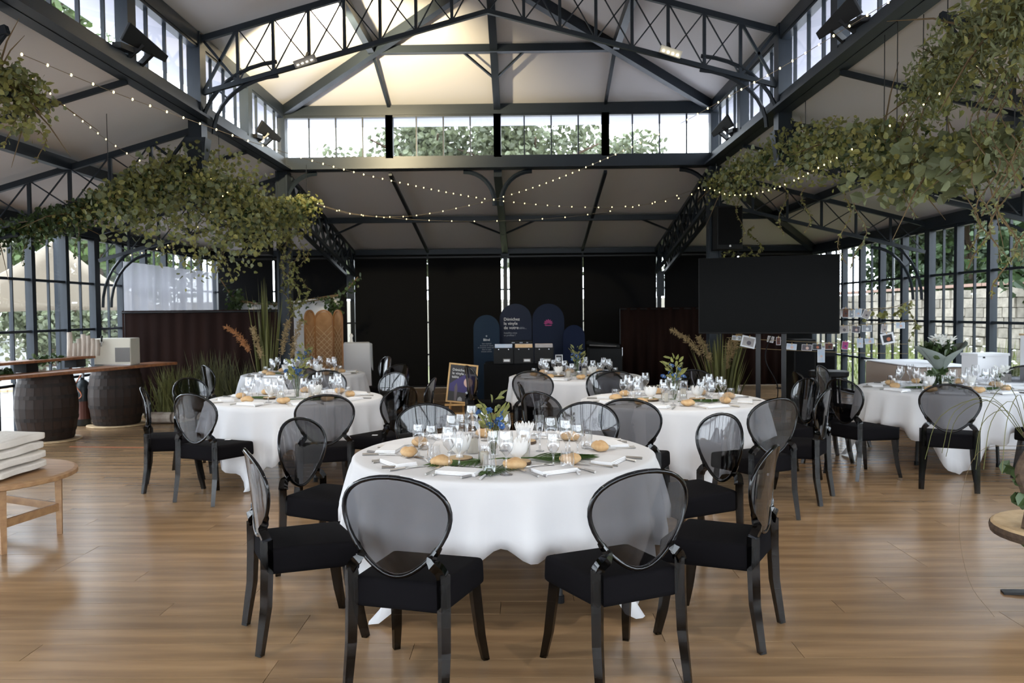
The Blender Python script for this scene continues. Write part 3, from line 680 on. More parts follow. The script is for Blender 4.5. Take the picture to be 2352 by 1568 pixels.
# ------------------------------------------------------------------ tableware
def wine(h, r, base=.034, stem=.45, flute=False):
    zb = h*stem
    if flute: pr = [(base*.9, 0), (base*.88, .003), (.006, .008), (.0045, zb*.6), (.0055, zb), (r*.45, zb+h*.05), (r*.8, zb+h*.2), (r, zb+h*.38), (r*.95, h)]
    else: pr = [(base, 0), (base*.97, .003), (.007, .009), (.0045, zb*.5), (.0055, zb*.92), (r*.35, zb+.004), (r*.75, zb+h*.10), (r*.97, zb+h*.22), (r, zb+h*.30), (r*.9, h*.9), (r*.82, h)]
    mb = MB().lathe(pr, 18, cap=False)
    mb.f.append(tuple(range(17, -1, -1))); return mb.mesh('wine_glass', 'crystal', True)
G_TALL, G_WINE, G_FLUTE = wine(.225, .040), wine(.192, .035, .031), wine(.215, .026, .030, .42, True)
mb = MB().lathe([(.028, 0), (.033, .006), (.037, .05), (.033, .105)], 18, cap=False); mb.f.append(tuple(range(17, -1, -1))); G_TUM = mb.mesh('water_tumbler', 'crystal', True)
GL = {'tall': ('wine_glass', G_TALL, 'tall clear wine glass'), 'wine': ('wine_glass', G_WINE, 'small clear wine glass'), 'flute': ('champagne_flute', G_FLUTE, 'slim clear champagne flute'), 'tum': ('water_tumbler', G_TUM, 'rounded clear water tumbler')}
def glass(kind, x, y, where, z=ZT):
    n, me, lab = GL[kind]; o = link(n, me, None, (x, y, z+.001), random.random()*6)
    return tag(o, lab+' '+where, 'glass', 'glasses on the round tables')
def roll_mesh(seed):
    random.seed(seed); mb = MB(); pr = []
    for i in range(9):
        a = -PI/2+PI*i/8; pr.append((max(.003, .052*math.cos(a)), .03+.031*math.sin(a)))
    mb.lathe(pr, 14); ph = random.random()*6
    mb.v = [(x*1.25*(1+.07*math.sin(3*math.atan2(y, x)+ph)), y*(1+.06*math.cos(2*math.atan2(y, x)+ph)), max(0, z+.004*math.sin(x*90+ph)-(.006 if abs(y) < .008 and z > .05 else 0))) for x, y, z in mb.v]
    return mb.mesh('bread_roll', 'bread', True)
ROLLS = [roll_mesh(k) for k in range(4)]; random.seed(11)
mb = MB()
for k, (w, l_, z) in enumerate([(.125, .225, .004), (.122, .22, .0105), (.118, .214, .017)]): mb.box((.002*k, .003*k, z), (w, l_, .006))
NAP = mb.mesh('napkin', 'napkin')
def cut(kind):
    mb = MB()
    if kind == 'fork':
        mb.tube([(0, -.10, .004), (0, -.04, .006), (0, .035, .010)], [.0065, .004, .0035], 4); mb.box((0, .048, .010), (.022, .03, .002))
        for k in range(4): mb.bar((-.009+k*.006, .06, .010), (-.009+k*.006, .105, .014), .0028)
    elif kind == 'knife':
        mb.tube([(0, -.115, .005), (0, -.02, .006)], [.008, .006], 4); mb.prism([(-.004, -.02), (.008, -.02), (.010, .06), (.004, .115), (-.004, .115)], (0, 0, .004), (1, 0, 0), (0, 1, 0), .0016)
    else:
        mb.tube([(0, -.10, .004), (0, .02, .007), (0, .05, .006)], [.006, .0035, .004], 4); mb.lathe([(.003, .001), (.017, .003), (.021, .008)], 10, (0, .075, 0))
    return mb.mesh(kind, 'silver', kind == 'spoon')
CUT = {k: cut(k) for k in ('fork', 'knife', 'spoon')}
SEAT = ['front left', 'front right', 'left front', 'left back', 'back left', 'back right', 'right back', 'right front']
UNI = [-112.5, -67.5, -157.5, 157.5, 112.5, 67.5, 22.5, -22.5]
FRONT = [-108, -66, -146, 176, 122, 60, 16, -32]
def put(name, me, cat, lab, x, y, rz, group, z=ZT): return tag(link(name, me, None, (x, y, z+.0015), rz), lab, cat, group)
for ti, (d_, tx, ty, R, rot) in enumerate(TB):
    for si, a in enumerate(FRONT if ti == 0 else UNI):
        A = math.radians(a); u = V((math.cos(A), math.sin(A), 0)); w = V((math.sin(A), -math.cos(A), 0))   # outwards, to the sitter's right is -w
        def P(r, s): return V((tx, ty, 0))+u*r+w*s
        rz = A+PI/2; wh = 'at the %s place of the %s' % (SEAT[si], TN[ti]); jt = random.uniform(-.12, .12)
        p = P(R-.19, 0); o = put('napkin', NAP, 'napkin', 'folded white napkin '+wh, p.x, p.y, rz+PI/2+jt, 'napkins on the round tables')
        p = P(R-.34, .17); put('bread_roll', random.choice(ROLLS), 'bread', 'crusty golden bread roll '+wh, p.x, p.y, rz+random.uniform(-.6, .6), 'bread rolls on the round tables')
        p = P(R-.20, .15); put('fork', CUT['fork'], 'cutlery', 'silver fork '+('outermost ' if ti == 0 else '')+wh, p.x, p.y, rz+jt, 'cutlery on the round tables')
        p = P(R-.18, -.15); put('knife', CUT['knife'], 'cutlery', 'silver knife '+('outermost ' if ti == 0 else '')+wh, p.x, p.y, rz+.3*jt+.1, 'cutlery on the round tables')
        if ti == 0:
            p = P(R-.19, .105); put('fork', CUT['fork'], 'cutlery', 'silver fork next to the napkin '+wh, p.x, p.y, rz+jt*.5, 'cutlery on the round tables')
            p = P(R-.17, -.11); put('knife', CUT['knife'], 'cutlery', 'silver knife next to the napkin '+wh, p.x, p.y, rz-.45+jt, 'cutlery on the round tables')
            p = P(R-.36, .02); put('spoon', CUT['spoon'], 'cutlery', 'silver dessert spoon '+wh, p.x, p.y, rz-PI/2+jt, 'cutlery on the round tables')
        else:
            for kind, r, s in (('tall', .42, -.02), ('wine', .40, -.11), ('tum', .36, -.20)):
                p = P(R-r+random.uniform(-.015, .015), s+random.uniform(-.02, .02)); glass(kind, p.x, p.y, wh)
for kind, px, py, wh in [('tall', 1032, 1076, 'just right of the front left roll on the front table'), ('flute', 1055, 1079, 'left of the front palm leaf on the front table'), ('wine', 962, 1050, 'leftmost on the front table'),
        ('wine', 992, 1054, 'second from the left on the front table'), ('tall', 1040, 1040, 'behind the left flute on the front table'), ('tall', 1062, 1036, 'left of the glass candle cylinder on the front table'),
        ('wine', 1134, 1070, 'before the flower vase on the front table'), ('tall', 1163, 1090, 'left of the front right roll on the front table'), ('tall', 1159, 1035, 'right behind the flower vase on the front table'),
        ('flute', 1240, 1036, 'alone at the back right of the front table'), ('tall', 1266, 1048, 'right of the back flute on the front table'), ('wine', 1271, 1079, 'at the tip of the right palm leaf on the front table'),
        ('tall', 1300, 1056, 'in the middle of the right cluster on the front table'), ('wine', 1327, 1052, 'rightmost on the front table'), ('tum', 1124, 1090, 'nearest the camera on the front table'), ('tum', 1303, 1081, 'before the right cluster on the front table'),
        ('tum', 997, 1066, 'behind the left rolls on the front table'), ('tum', 1347, 1030, 'beside the right back roll on the front table'), ('tum', 975, 1032, 'at the left back of the front table'), ('tum', 1225, 1010, 'before the back right napkin of the front table'),
        ('flute', 1308, 1040, 'behind the right cluster on the front table'), ('wine', 1115, 1012, 'at the back of the front table behind the candles'), ('tall', 1085, 1010, 'at the back left of the front table')]:
    p = fl(px, py, ZT); glass(kind, p.x, p.y, wh)
# centrepieces
def lotus():
    mb = MB()
    for ring, (n, tilt, L, z) in enumerate(((9, .34, .085, .022), (8, .22, .095, .022), (6, .10, .088, .022))):
        for k in range(n):
            a = 2*PI*k/n+ring*.35; c, s = math.cos(a), math.sin(a)
            for q in range(4):
                pass
            prof = [(.018, 0, .010), (.036+.02*tilt, .022, .019), (.040+L*tilt*.5, .058, .018), (.036+L*tilt*.9, L, .002)]
            vs = []
            for r, zz, w in prof: vs += [(r*c-w*s, r*s+w*c, z+zz), (r*c*1.06, r*s*1.06, z+zz-.004), (r*c+w*s, r*s-w*c, z+zz)]
            mb.add(vs, [f for i in range(3) for f in ((i*3, i*3+1, i*3+4, i*3+3), (i*3+1, i*3+2, i*3+5, i*3+4))])
    mb.lathe([(.021, 0), (.017, .010), (.017, .022), (.036, .034), (.036, .05)], 14)
    return mb.mesh('lotus_bowl', 'porcelain', True)
LOT = lotus()
SLC = MB().lathe([(.07, 0), (.073, .004), (.073, .016), (.07, .02)], 16).mesh('wood_slice', 'log_end'); SLB = MB().lathe([(.0735, .001), (.076, .006), (.0735, .018)], 16, cap=False).mesh('bark', 'bark')
PALM = None
def palm():
    mb = MB(); mb.tube([(0, -.16, .010), (0, 0, .012), (0, .26, .006)], [.004, .003, .001], 5)
    for k in range(11):
        y = -.02+k*.025
        for s_ in (-1, 1):
            L = .20-.010*k; a = .9-.055*k; d = V((s_*math.sin(a), math.cos(a), 0)); w = V((d.y, -d.x, 0))*.011; p = V((0, y, .010))
            mb.add([p-w*.5, p+w*.5, p+d*L*.5+w+V((0, 0, .010)), p+d*L+V((0, 0, .0)), p+d*L*.5-w+V((0, 0, .004))], [(0, 1, 2, 3, 4)])
    return mb.mesh('palm_leaf', 'palm')
PALM = palm()
VAS = MB().lathe([(.034, 0), (.036, .01), (.028, .07), (.03, .11), (.042, .15)], 18, cap=False).mesh('vase', 'crystal', True)
def flower_group(seed):
    random.seed(seed); st = MB(); le = []; fl_ = []
    for k in range(9):
        a = k*.7+random.random()*.4; r = random.uniform(.02, .11); z = random.uniform(.19, .30); tip = V((math.cos(a)*r, math.sin(a)*r, z))
        st.tube([(math.cos(a)*.01, math.sin(a)*.01, .01), tip*.6+V((0, 0, .05)), tip], .0025, 4); fl_.append(tip)
    for k in range(34):
        a = random.random()*6.3; r = random.uniform(.02, .12); z = random.uniform(.16, .36)*(1.1-r*1.5)
        d = V((math.cos(a), math.sin(a), random.uniform(.2, 1.4))).normalized(); le.append((V((math.cos(a)*r*.7, math.sin(a)*r*.7, z)), d, rdir(), random.uniform(.05, .09), .03))
    return st.mesh('stem', 'palm'), leaf_mesh(le).mesh('leaves', 'leaf'), fl_
def bloom():
    mb = MB()
    for k in range(7):
        a = 2*PI*k/7; c, s = math.cos(a), math.sin(a); w = .014
        mb.add([(0, 0, .002), (.018*c-w*s, .018*s+w*c, .010), (.030*c, .030*s, .006), (.018*c+w*s, .018*s-w*c, .010)], [(0, 3, 2, 1)])
        mb.add([(0, 0, .006), (.010*c-.008*s, .010*s+.008*c, .018), (.016*c, .016*s, .020), (.010*c+.008*s, .010*s-.008*c, .018)], [(0, 3, 2, 1)])
    return mb.mesh('flower', 'blue_petal')
BLO = bloom(); EYE_ = MB().lathe([(.006, .006), (.004, .014)], 6).mesh('flower_eye', 'white_petal')
FG = [flower_group(5), flower_group(9)]; random.seed(21)
def vase_of_flowers(x, y, lab, i=0, s=1.0):
    t = thing('flower_vase', lab, 'vase', (x, y, ZT+.001), random.random()*6, 'vases of blue flowers on the round tables'); t.scale = (s, s, s)
    link('vase', VAS, t); stm, lv, tips = FG[i % 2]; link('stems', stm, t); stuff(link('leaves', lv, t))
    for p in tips:
        f = link('flower', BLO, t, p); f.rotation_euler = (random.uniform(-1, 1), random.uniform(-1, 1), random.random()*6); link('eye', EYE_, f)
def lotus_on_slice(x, y, where, s=1.0):
    t = thing('wood_slice', 'thin wood slice under the lotus bowl '+where, 'wood slice', (x, y, ZT+.001), 0, 'wood slices on the round tables'); link('face', SLC, t); link('bark', SLB, t)
    o = tag(link('lotus_bowl', LOT, None, (x, y, ZT+.0215), random.random()*6), 'white petal-shaped lotus bowl '+where, 'bowl', 'lotus bowls on the round tables'); o.scale = (s, s, s)
def candle(x, y, where, h=.15, r=.038, ch=.08):
    t = thing('candle_holder', 'glass cylinder candle '+where, 'candle', (x, y, ZT+.001), 0, 'candle cylinders on the round tables')
    mb = MB().lathe([(r, 0), (r, h)], 18, cap=False); mb.f.append(tuple(range(17, -1, -1))); mb.build('cylinder', 'crystal', t, True)
    c = MB().lathe([(r*.7, .002), (r*.7, ch-.004), (r*.62, ch)], 14).build('pillar_candle', 'wax', t); MB().tube([(0, 0, ch), (.001, 0, ch+.012)], .0015, 4).build('wick', 'black_plastic', c)
def palm_leaf(x, y, rz, where, s=1.0):
    o = tag(link('palm_leaf', PALM, None, (x, y, ZT+.001), rz), 'green palm leaf lying flat '+where, 'leaf', 'palm leaves on the round tables'); o.scale = (s, s, s)
p = fl(1056, 1058, ZT); lotus_on_slice(p.x, p.y, 'left of the vase on the front table', 1.1)
p = fl(1189, 1066, ZT); lotus_on_slice(p.x, p.y, 'right of the vase on the front table', 1.1)
p = fl(1205, 1018, ZT); lotus_on_slice(p.x, p.y, 'behind the candle on the front table')
p = fl(1086, 1040, ZT); candle(p.x, p.y, 'tallest, left of the vase on the front table', .20, .045, .085)
p = fl(1203, 1052, ZT); candle(p.x, p.y, 'right of the vase on the front table', .17, .04, .09)
p = fl(1113, 1066, ZT); candle(p.x, p.y, 'small, before the vase on the front table', .11, .034, .07)
p = fl(1134, 1046, ZT); vase_of_flowers(p.x, p.y, 'clear vase of blue flowers and green sprigs on the front table', 0, .90)
p = fl(1255, 1056, ZT); palm_leaf(p.x-.06, p.y, -PI/2+.1, 'right of the vase on the front table', 1.15)
p = fl(1100, 1062, ZT); palm_leaf(p.x, p.y, PI/2+.5, 'left of the vase on the front table')
p = fl(1150, 1075, ZT); palm_leaf(p.x, p.y, PI-.3, 'under the front glasses of the front table', .8)
for ti in range(1, 6):
    d_, tx, ty, R, rot = TB[ti]; n = TN[ti]
    if ti != 5: vase_of_flowers(tx+.02, ty, 'clear vase of blue flowers and green sprigs on the '+n, ti, 1.05)
    lotus_on_slice(tx-.22, ty-.10, 'left of the centre of the '+n); lotus_on_slice(tx+.22, ty-.06, 'right of the centre of the '+n)
    candle(tx-.10, ty-.19, 'left front of the centre of the '+n, .15, .038, .08); candle(tx+.13, ty+.14, 'right back of the centre of the '+n, .17, .04, .09)
    palm_leaf(tx+.16, ty-.22, -PI/2+.2, 'right of the centre of the '+n); palm_leaf(tx-.14, ty-.05, PI/2, 'left of the centre of the '+n)
# bouquet standing in a vase on the table by the right glass wall
bx_, by_ = 4.40, 8.62
t = thing('bouquet', 'white lily bouquet wrapped in grey-green paper on the table by the right glass wall', 'bouquet', (bx_, by_, ZT+.001))
MB().lathe([(.045, 0), (.045, .16)], 16, cap=False).build('vase', 'crystal', t, True)
mb = MB()
for k in range(9):
    a = k*.7; mb.tube([(0, 0, .02), (math.cos(a)*.02, math.sin(a)*.02, .2), (math.cos(a)*.08, math.sin(a)*.05, .36)], .004, 4)
mb.build('stems', 'palm', t)
for k, (a0, a1, h0, h1, m) in enumerate([(-2.9, -1.5, .42, .30, 'wrap_paper'), (-1.6, .1, .30, .47, 'wrap_paper'), (.0, 1.6, .46, .36, 'wrap_paper'), (1.5, 3.4, .36, .42, 'wrap_paper')]):
    vs = []; fs = []
    for i in range(9):
        a = a0+(a1-a0)*i/8; h = h0+(h1-h0)*i/8
        for j in range(4): r = .02+(.09+.13*abs(math.cos(a))**2)*(j/3)**1.25; vs.append((r*math.cos(a)*1.15, r*math.sin(a), .14+(h-.12)*j/3))
    for i in range(8):
        for j in range(3): fs.append((i*4+j, (i+1)*4+j, (i+1)*4+j+1, i*4+j+1))
    o = MB().add(vs, fs).build('paper', m, t, True); s_ = o.modifiers.new('th', 'SOLIDIFY'); s_.thickness = .003
sp = [(V((random.uniform(-.15, .12), random.uniform(-.1, .1), random.uniform(.32, .44))), rdir(-1), rdir(), .09, .05) for _ in range(120)]+[(V((random.gauss(0, .06)-.06, random.gauss(0, .05)-.05, random.uniform(.06, .16))), rdir(.3), rdir(), .10, .05) for _ in range(60)]
stuff(leaf_mesh(sp).build('leaves', 'leaf_dark', t))
for k in range(12):
    x, y, z = random.uniform(-.10, .14), random.uniform(-.1, .06), random.uniform(.42, .52)
    f = leaf_mesh([(V((0, 0, 0)), V((math.cos(a), math.sin(a), .5)).normalized(), V((0, 0, 1)), .075, .028) for a in [j*PI/3 for j in range(6)]]).build('lily', 'white_petal', t); f.location = (x, y, z); f.rotation_euler = (random.uniform(-.9, .9), random.uniform(-.9, .9), 0)
# ------------------------------------------------------------------ hanging greenery
LEAF1 = [leaf_mesh([(V((0, 0, 0)), V((0, 1, 0)), V((0, 0, 1)), 1, a)]).mesh('leaf', 'leaf' if i < 2 else 'leaf_grey') for i, a in enumerate((.95, .8, 1.05))]
LEAFD = leaf_mesh([(V((0, 0, 0)), V((0, 1, 0)), V((0, 0, 1)), 1, .8)]).mesh('leaf', 'leaf_dark')
def loose_leaves(par, pts, n, L, dark=False):
    for p, d, nn, l_, w in cloud(pts, .16, n, L, .9, 1.4):
        o = link('leaf', LEAFD if dark else random.choice(LEAF1), par); q = d.to_track_quat('Y', 'Z').to_matrix().to_4x4()
        o.matrix_world = Matrix.Translation(p) @ q @ Matrix.Rotation(random.random()*6, 4, 'Y') @ Matrix.Scale(l_, 4)
def vine(par, p, L, m='leaf', lf=.035, n=None, sway=.05):
    pts = [p]; ph = random.random()*6
    k = max(4, int(L/.07))
    for i in range(1, k+1): pts.append(p+V((math.sin(i*.8+ph)*sway, math.cos(i*.9+ph)*sway, -L*i/k)))
    v = MB().tube(pts, .004, 4).build('vine', 'twig', par)
    sp = []
    for _ in range(n or int(L*70)):
        i = random.randrange(k); q = pts[i].lerp(pts[i+1], random.random()); sp.append((q, rdir(.8), rdir(), lf*random.uniform(.7, 1.3), lf*.6))
    stuff(leaf_mesh(sp).build('vine_leaves', m, v))
def garland(label, path, layers, vines=(), loose=0, looseL=.07, branches=14, cord=True, dark=False):
    t = thing('hanging_garland', label, 'garland'); P = spline(path, 6)
    mb = MB().tube(P, .018, 5)
    for k in range(branches):
        p = random.choice(P); d = rdir(.3); L = random.uniform(.3, .75); mb.tube([p, p+d*L*.5, p+d*L+V((0, 0, -L*.15))], [.009, .006, .002], 4)
    mb.build('branches', 'twig', t)
    for m, n, rad, L, asp, droop in layers: stuff(leaf_mesh(cloud(P, rad, n, L, .7, droop, asp)).build('leaves', m, t))
    for p, L, m in vines: vine(t, p, L, m)
    if loose: loose_leaves(t, P, loose, looseL, dark)
    for k in (0, len(P)//2, len(P)-1):
        if cord: MB().tube([P[k], V((P[k].x, P[k].y, ZS0+.02))], .004, 4).build('hanging_wire', 'black_metal', t)
    return t
xr = CR-.10
pr = [at(1645, 425, 12.2), at(1740, 378, 10.6), at(1850, 330, 8.6), at(1960, 330, 7.3), at(2060, 320, 6.3)]
garland('thick green garland under the right lantern beam, from the column to the bare middle', pr,
        [('leaf', 2400, lambda t: .30+.14*math.sin(t*3), .055, .8, 1.1), ('leaf_dark', 900, lambda t: .26, .06, .7, 1.0), ('leaf_grey', 700, lambda t: .36, .07, .95, 1.2)],
        [(at(1700, 440, 11.5), .7, 'leaf'), (at(1800, 430, 9.5), .55, 'leaf'), (at(1850, 430, 9.0), .5, 'leaf'), (at(1940, 430, 7.6), .7, 'leaf'), (at(1975, 440, 7.2), .65, 'leaf_grey')], 60, .075)
pr2 = [at(2030, 400, 6.6), at(2120, 370, 6.0), at(2230, 340, 5.4), at(2330, 330, 4.9)]
garland('garland of big round eucalyptus leaves on the right, below the willow swag', pr2,
        [('leaf_grey', 380, lambda t: .26, .10, 1.05, 1.3), ('leaf', 500, lambda t: .28, .06, .8, 1.0)],
        [(at(2230, 380, 5.4), .55, 'leaf'), (at(2090, 400, 6.1), .32, 'leaf_grey')], 90, .11)
pr3 = [at(2120, 215, 6.2), at(2170, 150, 5.6), at(2240, 80, 5.0), at(2350, 20, 4.5), at(2460, -40, 4.1)]
garland('feathery willow swag at the top right, hanging down in long curls', pr3,
        [('leaf_grey', 2900, lambda t: .20+.16*t, .055, .38, 1.5), ('leaf', 1500, lambda t: .20+.18*t, .05, .6, 1.6)],
        [(at(2255+k*17, 120+random.uniform(-20, 60), 4.9-.05*k), random.uniform(.6, 1.35), random.choice(['leaf', 'leaf_grey'])) for k in range(9)]+[(at(2255, 330, 5.0), .75, 'leaf'), (at(2310, 330, 4.8), .9, 'leaf')], 60, .075)
pl = [at(705, 465, 12.0), at(640, 480, 11.2), at(570, 485, 10.4), at(505, 445, 9.9), at(440, 405, 9.3), at(360, 420, 8.8), at(250, 455, 8.3)]
garland('large mixed green garland under the left lantern beam, hanging low in the middle', pl,
        [('leaf', 4300, lambda t: .28+.50*math.exp(-((t-.58)/.2)**2), .06, .85, 1.7), ('leaf_grey', 2300, lambda t: .26+.50*math.exp(-((t-.6)/.22)**2), .065, .95, 1.65), ('leaf_dark', 1100, lambda t: .24+.16*math.exp(-((t-.45)/.12)**2), .07, .7, 1.0)],
        [(at(500, 560, 9.8), .42, 'leaf'), (at(520, 520, 9.9), .6, 'leaf'), (at(455, 520, 9.5), .45, 'leaf'), (at(650, 500, 11.2), .8, 'leaf'), (at(690, 500, 11.8), .6, 'leaf')], 90, .085)
garland('dark garland with golden leaves reaching from the left beam to the left glass wall', [at(300, 440, 8.6), at(220, 470, 8.9), at(130, 500, 9.2), at(40, 525, 9.3), at(-60, 540, 9.3)],
        [('leaf_dark', 1900, lambda t: .24, .065, .75, 1.1), ('leaf_gold', 160, lambda t: .16*(1-t)+.02, .05, .8, 1.0), ('leaf', 500, lambda t: .24*(1-t)+.05, .055, .8, 1.2)],
        [(at(60, 540, 9.3), .35, 'leaf_dark'), (at(180, 520, 9.0), .35, 'leaf_dark')], 40, .07, 14, False, True)
garland('small leafy spray hanging at the upper left corner, nearest the camera', [at(-90, 120, 5.6), at(-20, 170, 5.8), at(40, 200, 6.0), at(70, 250, 6.2)],
        [('leaf', 700, lambda t: .30-.1*t, .055, .8, 1.4), ('leaf_grey', 420, lambda t: .26, .05, .8, 1.3)],
        [(at(20, 250, 6.0), .3, 'leaf'), (at(90, 300, 6.3), .25, 'leaf')], 40, .06, 14, False)
# ivy and reeds down the two columns
t = thing('column_ivy', 'trailing ivy running down the left rear column beside the hung speaker', 'ivy')
for k in range(5): vine(t, V((CL+random.uniform(-.05, .35), YC-.16, 3.05-.1*k)), random.uniform(.8, 1.5), 'leaf', .065, 75, .10)
t = thing('column_ivy', 'ivy around the bottom of the hung speaker on the right rear column', 'ivy')
for k in range(6): vine(t, V((CR+random.uniform(-.12, .62), YC-.2, 2.85-.1*k)), random.uniform(.45, .9), 'leaf', .055, 60, .10)
def reeds(label, x, y, n, h, spread, m, plumes=()):
    t = thing('reed_arrangement', label, 'plant', (x, y, 0)); mb = MB()
    for k in range(n):
        a = random.random()*6.3; r = random.random()*spread*.4; hh = h*random.uniform(.5, 1.05); lean = random.uniform(.0, 1)*spread; b = V((math.cos(a)*r, math.sin(a)*r*.6, 0)); tip = b+V((math.cos(a)*lean, math.sin(a)*lean*.6, hh)); w = random.uniform(.012, .03)
        mid = b.lerp(tip, .55)+V((0, 0, hh*.08)); s_ = V((-math.sin(a), math.cos(a), 0))*w
        mb.add([b-s_*.5, b+s_*.5, mid+s_, mid-s_, tip], [(0, 1, 2, 3), (3, 2, 4)])
    stuff(mb.build('blades', m, t))
    MB().lathe([(.16, 0), (.20, .06), (.18, .2), (.15, .24)], 14).build('pot', 'bark', t)
    for (dx, dz, L, lean, mm) in plumes:
        base_ = V((dx, -.1, dz)); tip = base_+V((lean, 0, L)); st = MB().tube([(0, 0, .1), base_*.8, base_], .005, 4).build('plume_stem', 'twig', t)
        sp = []
        for _ in range(240):
            u = random.random(); p = base_.lerp(tip, u)+V((lean*.25*u*u, 0, -abs(lean)*.5*u*u)); rr = .055*math.sin(PI*min(1, u*.9+.08)); o = rdir()*rr*random.random()
            sp.append((p+o, (tip-base_).normalized()*.6+V((0, 0, -.5))+rdir()*.5, rdir(), .06, .010))
        sp = [(p, d.normalized(), n_, l_, w_) for p, d, n_, l_, w_ in sp]
        stuff(leaf_mesh(sp).build('plume', mm, st))
    return t
reeds('tall green reeds and pampas plumes at the foot of the left rear column', -3.86, 12.22, 46, 2.1, .24, 'reed', [(-.22, 1.05, .5, -.28, 'straw_orange'), (-.05, .95, .5, -.10, 'straw'), (.25, 1.0, .55, .10, 'straw'), (.40, .95, .6, .12, 'straw')])
reeds('golden pampas plumes among grasses at the foot of the right rear column', 2.92, 12.0, 110, 1.25, .42, 'reed', [(-.32, .95, .52, -.34, 'straw'), (-.18, .85, .42, -.14, 'straw'), (.05, .72, .45, .05, 'straw'), (.12, .9, .4, .10, 'straw')])
for k, (x, y, h, n) in enumerate([(-5.28, 12.2, .75, 260), (-4.75, 12.4, .95, 200), (-4.25, 12.35, .8, 200)]):
    t = thing('wild_grass', ['pale green wild grass next to the right barrel', 'olive wild grass in the middle of the brown curtain', 'olive wild grass left of the reed column'][k]+', in a log-edged bed', 'grass', (x, y, 0)); mb = MB()
    for j in range(n):
        b = V((random.gauss(0, .15), random.gauss(0, .12), .05)); tip = b+V((random.gauss(0, .16), random.gauss(0, .12), h*random.uniform(.45, 1.1))); w = .008
        mid = b.lerp(tip, .6)+V((0, 0, .05)); mb.add([b+V((-w, 0, 0)), b+V((w, 0, 0)), mid+V((w, 0, 0)), mid-V((w, 0, 0)), tip], [(0, 1, 2, 3), (3, 2, 4)])
    stuff(mb.build('blades', 'grass_in' if k else 'reed', t)); MB().lathe([(.28, 0), (.30, .08), (.2, .14)], 12).build('soil', 'bark', t)
for k in range(5): tag(MB().tube([(-5.5+k*.38, 11.88-.03*k, .09), (-5.16+k*.38, 11.86-.03*k, .09)], [.085, .08], 9).build('log', 'driftwood'), 'grey log edging the wild grass bed, %s from the barrel' % ['first', 'second', 'third', 'fourth', 'fifth'][k], 'log', 'logs edging the grass bed')
# ------------------------------------------------------------------ fairy lights
def lights(label, pts, step=.2):
    t = thing('fairy_lights', label, 'lights'); P = spline(pts, 10); MB().tube(P, .0022, 4).build('cable', 'wire', t); mb = MB(); acc = 0
    for a, b in zip(P, P[1:]):
        L = (b-a).length; 
        while acc < L: c = a.lerp(b, acc/L); mb.lathe([(.003, -.008), (.0065, -.003), (.0065, .003), (.003, .008)], 6, c); acc += step
        acc -= L
    mb.build('bulbs', 'bulb', t)
lights('fairy light string crossing the hall from the upper left to the right rear column', [at(50, 125, 4.3), at(262, 212, 5.1), at(443, 278, 6.0), at(628, 342, 7.0), at(850, 404, 8.7), at(1097, 454, 11.2), at(1280, 473, 12.2), at(1420, 475, 12.2), at(1540, 460, 12.2), at(1630, 432, 12.2)])
lights('fairy light string crossing the hall from the upper right to the left rear column', [at(2040, 5, 4.6), at(1970, 48, 4.9), at(1790, 158, 6.0), at(1685, 215, 6.7), at(1550, 290, 7.8), at(1383, 368, 9.4), at(1250, 422, 11.0), at(1137, 457, 12.1), at(1000, 488, 12.2), at(900, 498, 12.2), at(790, 488, 12.2), at(680, 450, 12.2)])
lights('lowest fairy light string sagging between the two rear columns', [at(680, 452, 12.25), at(800, 488, 12.25), at(920, 502, 12.25), at(1060, 508, 12.25), at(1200, 505, 12.25), at(1340, 494, 12.25), at(1500, 465, 12.25), at(1640, 420, 12.25)], .34)
lights('fairy light string along the left garland', [at(75, 178, 6.6), at(152, 247, 7.0), at(248, 323, 8.0), at(330, 373, 8.6), at(410, 396, 9.0), at(490, 412, 9.5), at(535, 455, 10), at(590, 497, 10.9), at(640, 495, 11.6), at(690, 448, 12.2)])
lights('fairy light string along the right garland', [at(2345, 75, 5.0), at(2193, 190, 5.6), at(2117, 242, 6.0), at(1975, 332, 6.8), at(1890, 380, 7.8), at(1800, 425, 9.4), at(1735, 444, 10.4), at(1672, 447, 11.4), at(1625, 430, 12.2)])
lights('short fairy light string at the left aisle bracket', [at(300, 586, 11.2), at(330, 580, 11.0), at(375, 567, 10.8), at(440, 536, 10.2), at(520, 440, 9.8)], .3)
